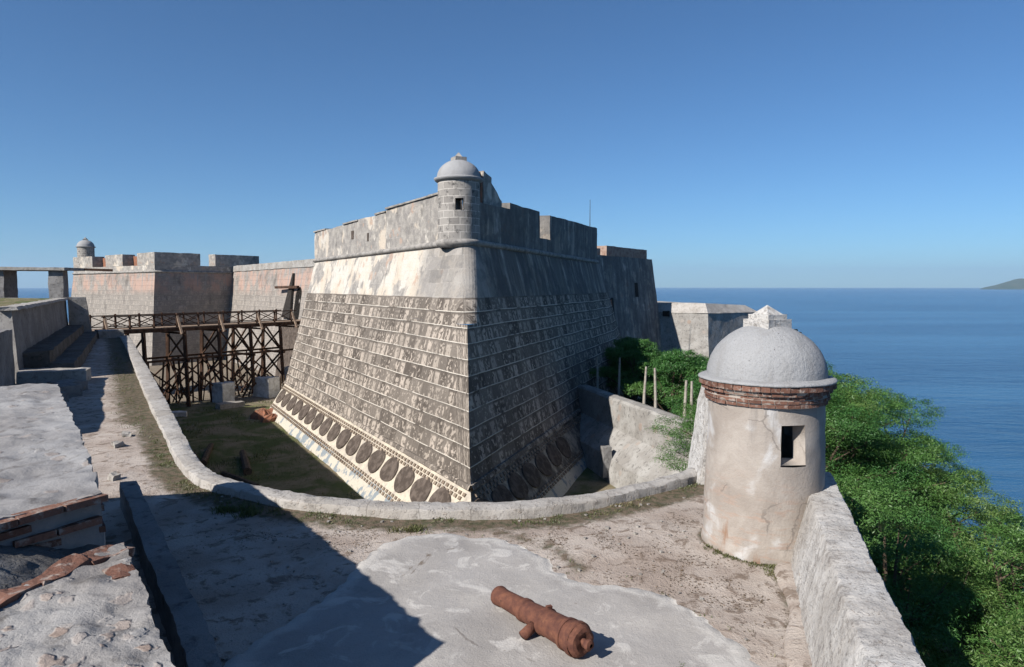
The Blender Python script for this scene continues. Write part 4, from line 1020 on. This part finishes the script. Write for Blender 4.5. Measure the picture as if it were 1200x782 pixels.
# ------------------------------------------------------------------ ruined doorway on the upper level
rd=thing('ruined_doorway','bare stone doorway frame with flat lintel on the upper level, far left against sky','doorway',(-42,60,3))
m=MB(((.05,1),(.02,4))); m.hexa([V(-48,58.8,2.8),V(-44.2,59.5,2.8),V(-44.7,61.9,2.8),V(-48,61.6,2.8)],[V(-48,58.8,5.45),V(-44.2,59.5,5.45),V(-44.7,61.9,5.45),V(-48,61.6,5.45)],.4); obj('jamb',m,M['darkwall'],rd)
m=MB(((.05,1),(.02,4))); m.hexa([V(-40.7,60.1,2.8),V(-39.6,60.3,2.8),V(-40.6,62.6,2.8),V(-41.9,62.4,2.8)],[V(-40.7,60.1,5.45),V(-39.5,60.3,5.45),V(-40.6,62.6,5.45),V(-41.9,62.4,5.45)],.4); obj('jamb',m,M['darkwall'],rd)
m=MB(((.03,1),(.02,4))); m.hexa([V(-48.2,58.4,5.42),V(-39.2,60.0,5.42),V(-39.0,62.6,5.42),V(-47.6,63.0,5.42)],[V(-48.2,58.4,5.72),V(-39.2,60.0,5.66),V(-39.0,62.6,5.66),V(-47.6,63.0,5.72)],.4); obj('lintel',m,M['farplaster'],rd)
m=MB(); m.bar(V(-40.5,62,5.6),V(-37.0,63.5,5.5),.3,.22); obj('projecting_beam',m,M['timber'],rd)

# ------------------------------------------------------------------ sea parapet
sp=thing('sea_parapet','whitewashed rubble parapet running from the near sentry box toward the lower right','parapet',(4,8,0))
secs=[]
for k in range(150):
    t=k/149; y=11.05-t*8.5; xi=4.78-(11.05-y)*.3345
    xi2=xi; xo=xi+.47
    z=.97
    secs.append([V(xi-.28,y+.06,-.15),V(xi-.24,y+.05,.06),V(xi-.12,y+.02,z-.36),V(xi-.015,y,z-.02),V(xi+.012,y,z),V(xi+.25,y,z+.005),V(xo-.02,y-.01,z-.01),V(xo,y-.02,z-.05),V(xo+.05,y-.03,.2)])
m=MB(((.015,1.0),(.010,4.5),(.016,15),(.012,30))); m.sweep(secs); obj('parapet_wall',m,M['parapet'],sp,True,None,40)
m=MB(((.06,.8),(.03,3)))
m.hexa([V(5.6,11.5,-9),V(5.75,14.6,-9),V(4,14,-9),V(2.0,3.0,-9)][0:0] or [V(2.6,2.6,-9),V(6.2,11.0,-9),V(5.2,11.8,-9),V(1.6,3.2,-9)],[V(2.35,2.6,-.1),V(5.28,11.0,-.1),V(4.4,11.6,-.1),V(1.5,3.2,-.1)],.3,'b'); obj('retaining_wall',m,M['darkwall'],sp,True)
m=MB(((.06,.8),(.03,3)))
m.hexa([V(6.2,11.0,-9),V(6.6,15,-9),V(5,15,-9),V(5,11.4,-9)],[V(5.28,11.0,.3),V(5.75,14.8,.3),V(4.9,14.6,.3),V(4.6,11.4,.3)],.3,'b'); obj('retaining_wall',m,M['darkwall'],sp,True)
# narrow ledge at the inner foot
m=MB(((.02,1.2),(.015,5)))
secs=[]
for k in range(60):
    t=k/59; y=9.75-t*7; x=4.21-(9.75-y)*.3345
    h_=.05*min(1,t*4)-.03*(t<.02); secs.append([V(x-.30-.06*math.sin(t*21),y+.1,-.14),V(x-.28-.06*math.sin(t*21),y+.1,h_-.04),V(x-.22-.05*math.sin(t*21),y+.1,h_),V(x+.12,y,h_+.02),V(x+.14,y,-.1)])
m.sweep(secs); obj('foot_ledge',m,M['ground'],sp,True)

# ------------------------------------------------------------------ cannon
mu=V(-.17,8.30,.145); brv=V(.74,7.08,.205); ax=(brv-mu).normalized(); L=(brv-mu).length
can=thing('cannon','short rusted iron cannon lying on the concrete pavement','cannon',(.3,7.7,.0))
def clathe(m,prof,n=36):
    x=ax.cross(V(0,0,1)).normalized(); y=x.cross(ax).normalized(); secs=[]
    for r,s in prof: secs.append([mu+ax*s+x*r*math.cos(2*math.pi*k/n)+y*r*math.sin(2*math.pi*k/n) for k in range(n)])
    m.sweep(secs,caps=False)
m=MB(((.002,30),))
clathe(m,[(.02,.28),(.06,.27),(.065,.0),(.075,-.012),(.115,-.008),(.122,.012),(.120,.05),(.112,.075),(.110,.14),(.117,.40),(.122,.52),(.137,.523),(.139,.56),(.137,.585),(.126,.60),(.136,.80),(.141,.90),(.158,.91),(.161,.93),(.158,.955),(.148,.97),(.155,1.2),(.160,1.30)]); obj('barrel',m,M['rust'],can,True,None,24)
m=MB(((.002,30),)); clathe(m,[(.158,1.30),(.178,1.302),(.180,1.345),(.168,1.35),(.170,1.43),(.190,1.435),(.190,1.485),(.180,1.50)]); obj('base_ring',m,M['rust'],can,True,None,24)
m=MB(((.02,7),(.012,18))); clathe(m,[(.178,1.49),(.172,1.53),(.150,1.56),(.115,1.575),(.07,1.565),(.055,1.56),(.05,1.60),(.062,1.635),(.05,1.665),(.02,1.675)]); obj('breech',m,M['rust'],can,True,None,24)
x=ax.cross(V(0,0,1)).normalized()
tp=mu+ax*.86
for sg,zz in ((1,-.075),(-1,.01)):
    m=MB(((.006,6),)); q=tp+x*sg*.12+V(0,0,zz*.5); q2=tp+x*sg*(.28 if sg>0 else .19)+V(0,0,zz*1.5); m.tube([q,q2],[.062,.058],14); obj('trunnion',m,M['rust'],can,True)
m=MB(((.008,8),)); p=mu+ax*.93+V(0,0,.15)+x*-.05; m.box((p.x,p.y,p.z),(.07,.05,.045),.4); obj('lifting_lug',m,M['rust'],can)

# ------------------------------------------------------------------ sea, headland, hillside
m=MB(); 
import itertools
def disc(z,rads,n):
    v=[(0,0,z)];f=[]
    for r in rads: v += [(r*math.cos(2*math.pi*k/n),r*math.sin(2*math.pi*k/n),z) for k in range(n)]
    for k in range(n): f.append((0,1+k,1+(k+1)%n))
    for i in range(len(rads)-1):
        for k in range(n): f.append((1+i*n+k,1+(i+1)*n+k,1+(i+1)*n+(k+1)%n,1+i*n+(k+1)%n))
    return v,f
me=bpy.data.meshes.new('sea'); me.from_pydata(*disc(-62,(200,1000,5000,20000,41000),96)[0:1],[],disc(-62,(200,1000,5000,20000,41000),96)[1]); me.materials.append(M['sea'])
tag(link('sea',me),kind='structure')
v=[];f=[]; NX,NY=70,12
for j in range(NY+1):
    for i in range(NX+1):
        t=i/NX; s=j/NY; y=16000+s*2600+t*1500; x=y*(.683+t*.5)
        prof=min(1,t*9)**.6*(150+330*min(1,t*3.0)+70*mn.noise(Vector((t*9,0,1))))
        z=-64+prof*math.sin(math.pi*min(1,s*1.0))*(1+.25*mn.noise(Vector((t*14,s*4,2))))
        v.append((x,y,z))
for j in range(NY):
    for i in range(NX): k=j*(NX+1)+i; f.append((k,k+1,k+NX+2,k+NX+1))
me=bpy.data.meshes.new('headland'); me.from_pydata(v,[],f); me.materials.append(M['farhill']); me.polygons.foreach_set('use_smooth',[True]*len(f)); tag(link('headland_hill',me),kind='structure')

EDGE=[(0,-12),(3.2,4.0),(6.0,11.2),(7.5,18),(12.5,40),(20,58),(32,78),(46,110)]
def qd(x,y):
    d=dseg(x,y,EDGE); best=None
    for i in range(len(EDGE)-1):
        ax_,ay=EDGE[i]; bx,by=EDGE[i+1]
        if (ay<=y<by) or (i==0 and y<ay) or (i==len(EDGE)-2 and y>=by):
            xx=ax_+(bx-ax_)*(y-ay)/(by-ay); best=x-xx
    return d if (best or 0)>0 else -d
def hz(x,y):
    q=qd(x,y); n=mn.noise(Vector((x*.12,y*.12,4)))*1.2+mn.noise(Vector((x*.5,y*.5,9)))*.35
    z=-7.6-max(0,q-4)*1.15-max(0,min(q,4))*.5
    return max(-70,z+n*min(1,max(0,(q+4)/4)))
v=[];f=[];xs=np.concatenate([np.arange(-2,30,.9),np.arange(30,110,4)]);ys=np.concatenate([np.arange(-30,50,1.0),np.arange(50,190,4)])
for y in ys:
    for x in xs: v.append((x,y,hz(x,y)))
nx=len(xs)
for j in range(len(ys)-1):
    for i in range(nx-1): k=j*nx+i; f.append((k,k+1,k+nx+1,k+nx))
me=bpy.data.meshes.new('hillside'); me.from_pydata(v,[],f); me.materials.append(M['hill']); me.polygons.foreach_set('use_smooth',[True]*len(f)); tag(link('hillside',me),kind='structure')
# rock mass under the fort, so that the left side has ground too
m=MB(((.8,.05),)); m.grid((-400,-200,-7.4),(-1,-200,-7.4),(-1,112,-7.4),(-260,112,-7.4),12)
m.grid((-260,112,-7.4),(-1,112,-7.4),(20,200,-62.5),(-300,200,-62.5),12)
tag(obj('terrain',m,M['hill'],smooth=True),kind='structure')

# ------------------------------------------------------------------ trees
def leaf_mesh(name, lobes, nclump, per, lsize, mat, flat=.55, seed=0):
    """many small leaf faces in sprays gathered along lobes of the crown"""
    g=np.random.default_rng(seed); C=[]
    w_=np.array([l[3]**2 for l in lobes]); w_/=w_.sum()
    ids=g.choice(len(lobes),nclump,p=w_)
    dirs=g.normal(size=(nclump,3)); dirs/=np.linalg.norm(dirs,axis=1)[:,None]
    rad=g.uniform(.35,1.0,nclump)**.45
    cen=np.array([lobes[i][:3] for i in ids])+dirs*rad[:,None]*np.array([[lobes[i][3],lobes[i][3],lobes[i][3]*lobes[i][4]] for i in ids])
    # each clump: a drooping spray
    N=nclump*per
    cc_=np.repeat(cen,per,0); dd=np.repeat(dirs,per,0)
    cr=np.repeat(g.uniform(.14,.34,nclump),per)
    off=g.normal(size=(N,3))*np.array([1,1,.42])*cr[:,None]*.62
    p=cc_+off; p[:,2]-=(off[:,0]**2+off[:,1]**2)*.35
    nrm=dd*.5+g.normal(size=(N,3))*.55+np.array([0,0,.8]); nrm/=np.linalg.norm(nrm,axis=1)[:,None]
    t=np.cross(nrm,g.normal(size=(N,3))); t/=np.linalg.norm(t,axis=1)[:,None]+1e-9; b=np.cross(nrm,t)
    L=(lsize*g.uniform(.7,1.4,N))[:,None]; Wd=L*flat*.5
    q=np.stack([p-t*L*.5,p+b*Wd*.5+nrm*.01,p+t*L*.5,p-b*Wd*.5+nrm*.01],1).reshape(-1,3)
    me=bpy.data.meshes.new(name); me.vertices.add(len(q)); me.vertices.foreach_set('co',q.ravel())
    me.loops.add(N*4); me.loops.foreach_set('vertex_index',np.arange(N*4)); me.polygons.add(N)
    me.polygons.foreach_set('loop_start',np.arange(N)*4); me.polygons.foreach_set('loop_total',np.full(N,4)); me.update(calc_edges=True)
    me.materials.append(mat); return me
def make_tree(name,label,loc,H,Rr,seed,mat,nclump=1300,per=20,ls=.13,group=None):
    g=random.Random(seed); t=thing(name,label,'tree',loc,group)
    lobes=[]; tr=MB(); base=V(*loc)
    tr.tube([base+V(0,0,-.6),base+V(g.uniform(-.2,.2),g.uniform(-.2,.2),H*.3),base+V(g.uniform(-.4,.4),g.uniform(-.4,.4),H*.6),base+V(0,0,H*.8)],[.17*H/8,.13*H/8,.09*H/8,.03],8)
    nl=g.randint(15,19)
    for k in range(nl):
        a=2.4*k+g.uniform(-.4,.4); rr=Rr*(.18+.78*((k+.5)/nl)**.6); z=H*(.93-.42*(rr/Rr)**2+g.uniform(-.13,.05)); r=Rr*g.uniform(.20,.36)
        lobes.append((math.cos(a)*rr,math.sin(a)*rr,z,r,g.uniform(.42,.6)))
        s=base+V(0,0,H*g.uniform(.25,.5)); e=base+V(math.cos(a)*rr,math.sin(a)*rr,z)
        tr.tube([s,s.lerp(e,.5)+V(g.uniform(-.2,.2),g.uniform(-.2,.2),.3),e],[.07*H/8,.05*H/8,.015],6)
        for _ in range(3):
            q=s.lerp(e,g.uniform(.5,.9)); tr.tube([q,q+V(g.uniform(-1,1),g.uniform(-1,1),g.uniform(.1,.8))*r],[.03,.008],5)
    lobes.append((0,0,H*.93,Rr*.3,.5)); lobes.append((0,0,H*.62,Rr*.55,.5))
    me=leaf_mesh('crown',lobes,nclump,per,ls,mat,seed=seed); c=link('crown',me,t)
    obj('trunk',tr,M['bark'],t)
    return t
LAB='bushy bright green tree on the steep slope below the sea parapet'
GRP='trees on the slope below the sea parapet'
protos=[make_tree('slope_tree',LAB,(0,0,-7),8,3.3,20+k,M['leaf' if k%2==0 else 'leafpale'],1500,42,.082,GRP) for k in range(4)]
slope=[ # x, y, top z, size
 (8.6,9.6,-3.9,.8),(10.6,13.0,-2.5,.9),(9.6,17.2,-.9,.95),(13.0,16.6,-1.6,.95),(9.9,22.4,.9,.95),(11.7,23.2,1.0,1.0),(12.2,10.0,-5.6,1.0),(14.0,19.8,-1.9,.85),
 (15.6,14.0,-4.6,1.0),(9.0,6.2,-6.2,.9),(14.4,26.2,.1,.85),(12.4,28.2,1.0,1.0),(18.2,17.6,-6.0,.9),(10.4,30.5,.6,1.0),(18.2,23.5,-4.6,.9),(12.9,6.4,-8.8,1.0),(14.4,33,.6,1.0),(16.2,10.2,-8.4,1.0),(7.4,12.8,-4.2,.6),(18.4,29.6,-2.8,.9)]
for k,(x,y,zt,sc) in enumerate(slope):
    p=protos[k] if k<4 else protos[k%4]; H=8*sc; loc=(x,y,zt-H)
    if k<4: p.location=loc; p.scale=(sc*1.0,)*3; p.rotation_euler.z=random.uniform(0,6.28)
    else: dup(p,loc,random.uniform(0,6.28),(sc*random.uniform(.9,1.1),sc*random.uniform(.9,1.1),sc))
LAB2='dark green tree in the hollow between the bastion and the seaside battery'; GRP2='trees in the hollow by the battery'
q0=make_tree('hollow_tree',LAB2,(0,0,-7),7,2.9,77,M['leaf'],1500,22,.14,GRP2)
for k,(x,y,zt,sc) in enumerate(((11.6,33.5,-1.5,.9),(11.6,38,-.2,1.0),(10.4,43.5,.0,1.0),(14,41.5,-.4,1.05),(9.0,50,.2,1.0),(13.2,47,-.8,1.05),(12.4,54,-1.4,1.2),(17.5,60,-3.6,1.25),(9.6,57,-.3,1.0),(12.6,29.5,-.6,.8))):
    H=7*sc; loc=(x,y,zt-H)
    if k==0: q0.location=loc; q0.scale=(sc,)*3
    else: dup(q0,loc,random.uniform(0,6.28),sc)
# undergrowth clothing the slope
g=np.random.default_rng(5); lob=[]
for _ in range(220):
    y=g.uniform(3,70); x0=np.interp(y,[e[1] for e in EDGE],[e[0] for e in EDGE]); x=x0+abs(g.normal())*7+.6
    lob.append((x,y,hz(x,y)+.5,g.uniform(.7,1.5),.7))
me=leaf_mesh('undergrowth',lob,4200,18,.12,M['leaf'],seed=3); tag(link('undergrowth',me),kind='stuff')
# bleached poles standing behind the moat wall
for k,(x,y,zb,zt,ln) in enumerate(((7.5,38.7,-4,-.55,.06),(7.95,37.2,-4,-.46,-.05),(8.75,34.4,-4,-.75,.04),(9.05,34.1,-4,-.75,.0),(6.95,44.2,-4,-.6,.03),(5.9,46.5,-4,-.8,-.03))):
    m=MB(((.02,2),)); m.tube([(x,y,zb-1.5),(x+ln,y,(zb+zt)/2),(x+ln*2.5,y,zt)],[.10,.085,.06],7)
    tag(obj('wooden_pole',m,M['pole'],org=(x,y,zb)),'bare bleached pole standing among the trees behind the sunlit moat wall','pole','bare poles behind the moat wall')

# ------------------------------------------------------------------ grass tufts, stones
def blades(spots,name):
    v=[];f=[]
    for x,y,n,h,sp_ in spots:
        for _ in range(n):
            bx,by=x+random.gauss(0,sp_),y+random.gauss(0,sp_); bz=gz(bx,by)-.01; a=random.uniform(0,6.28); hh=h*random.uniform(.5,1.3); w_=.004+.004*random.random()
            lx,ly=math.cos(a)*hh*random.uniform(.2,.8),math.sin(a)*hh*random.uniform(.2,.8); cx,cy=-math.sin(a)*w_,math.cos(a)*w_
            b=len(v); v+= [(bx-cx,by-cy,bz),(bx+cx,by+cy,bz),(bx+lx*.5+cx,by+ly*.5+cy,bz+hh*.65),(bx+lx,by+ly,bz+hh*.9)]; f.append((b,b+1,b+2,b+3))
    me=bpy.data.meshes.new(name); me.from_pydata(v,[],f); me.materials.append(M['grass']); tag(link(name,me),kind='stuff')
spots=[]
ina=resample(IN,.12)
for p in ina:
    if p.y<18:
        for _ in range(2):
            if mn.noise(Vector((p.x*1.4,p.y*1.4,5)))>-.15: spots.append((p.x+random.uniform(-.3,.1)*(1 if p.x<-5 else .3),p.y-random.uniform(.02,.38),random.randint(8,22),.055,.05))
    elif p.y<40 and random.random()<.5: spots.append((p.x-random.uniform(.1,1.0),p.y-.2,8,.08,.1))
for k in range(46):
    a=fa+random.uniform(-1.5,.35); r=.93+abs(random.gauss(0,.05)); spots.append((gc[0]+r*math.cos(a),gc[1]+r*math.sin(a),16,.05,.035))
for k in range(40):
    p=random.choice(SL[8:20]); spots.append((p[0]+random.gauss(.08,.15),p[1]+random.gauss(.05,.12),6,.035,.03))
for k in range(18): spots.append((3.68+random.gauss(0,.05),9.35+random.gauss(0,.14),14,.05,.03))
for x,y in ((-1.05,7.2),(.22,6.75),(1.75,6.9),(-.1,8.9)): spots += [(x+random.gauss(0,.08),y+random.gauss(0,.05),14,.04,.03) for _ in range(4)]
for x,y in ((-5.2,12.05),(-4.6,11.85),(-1.6,11.0),(-4.9,12.0)): spots += [(x+random.gauss(0,.12),y+random.gauss(0,.06),40,.10,.06) for _ in range(5)]
blades(spots,'grass')
v=[];f=[]; rr=random.Random(9)
for k in range(30000):
    x,y=rr.uniform(-33,-6),rr.uniform(24,64)
    if mn.noise(Vector((x*.35,y*.35,2)))+rr.gauss(0,.15)<.02: continue
    a=rr.uniform(0,6.28); h=rr.uniform(.08,.3); w_=.025; z=-6.85; b=len(v); lx,ly=rr.gauss(0,.1),rr.gauss(0,.1)
    v+=[(x-w_*math.cos(a),y-w_*math.sin(a),z),(x+w_*math.cos(a),y+w_*math.sin(a),z),(x+lx,y+ly,z+h)]; f.append((b,b+1,b+2))
me=bpy.data.meshes.new('moat_grass'); me.from_pydata(v,[],f); me.materials.append(M['grass']); tag(link('moat_grass',me),kind='stuff')
m=MB(((.02,9),))
for k in range(260):
    x,y=random.uniform(-6,3.6),random.uniform(6.5,13)
    if not pip(x,y,TERR) or pip(x,y,SL) or dseg(x,y,IN)<.3 and False: continue
    r=random.uniform(.008,.028); z=gz(x,y); m.box((x,y,z+r*.4),(r*2,r*1.6,r*1.2),random.uniform(0,3))
tag(obj('pebbles',m,M['stone']),kind='stuff')
# dry leaf litter on the earth
v=[];f=[];rr=random.Random(4)
for k in range(5200):
    cx,cy=rr.choice(((1.3,10.4),(2.6,9.9),(2.2,9.3),(3.0,8.6),(-2.4,10.6),(3.1,11.6),(-4.2,10.8),(.8,11.0),(3.3,7.6),(-6.4,13.6))); x,y=rr.gauss(cx,.5),rr.gauss(cy,.35)
    if pip(x,y,SL) or not pip(x,y,TERR) or math.hypot(x-3.96,y-10.58)<.95: continue
    if mn.noise(Vector((x*2.3,y*2.3,6)))<-.02: continue
    z=gz(x,y)+.006; a=rr.uniform(0,6.28); q=rr.uniform(.008,.022); b=len(v); t_=rr.uniform(-.006,.012)
    v+=[(x-q*math.cos(a),y-q*math.sin(a),z),(x-.4*q*math.sin(a),y+.4*q*math.cos(a),z+t_),(x+q*math.cos(a),y+q*math.sin(a),z+.003),(x+.4*q*math.sin(a),y-.4*q*math.cos(a),z+.002)]; f.append((b,b+1,b+2,b+3))
me=bpy.data.meshes.new('leaf_litter'); me.from_pydata(v,[],f); me.materials.append(M['litter']); tag(link('leaf_litter',me),kind='stuff')
# stones at the foot of the near platform
for k,(x,y,sz) in enumerate(((-9.9,16.9,.2),(-10.3,18.0,.16),(-8.3,14.0,.15))):
    m=MB(((.09,3.5),(.03,9))); m.box((x,y,sz*.35),(sz*1.5,sz*.9,sz*.8),random.uniform(0,3),.06)
    tag(obj('loose_stone',m,M['stone'],org=(x,y,0)),'small loose stone by the path at the foot of the near parapet','stone','loose stones by the path')

# ------------------------------------------------------------------ sea haze
HX=42000
m=MB(); m.hexa([(-HX,-HX,-90),(HX,-HX,-90),(HX,HX,-90),(-HX,HX,-90)],[(-HX,-HX,1100),(HX,-HX,1100),(HX,HX,1100),(-HX,HX,1100)])
hm=bpy.data.materials.new('sea_haze'); hm.use_nodes=True; ht=hm.node_tree; ht.nodes.clear()
ho=ht.nodes.new('ShaderNodeOutputMaterial'); hv=ht.nodes.new('ShaderNodeVolumePrincipled'); ht.links.new(hv.outputs[0],ho.inputs['Volume'])
hv.inputs['Color'].default_value=(.52,.74,1,1); hv.inputs['Density'].default_value=2.7e-5; hv.inputs['Anisotropy'].default_value=.1
tag(obj('haze',m,hm),kind='stuff')
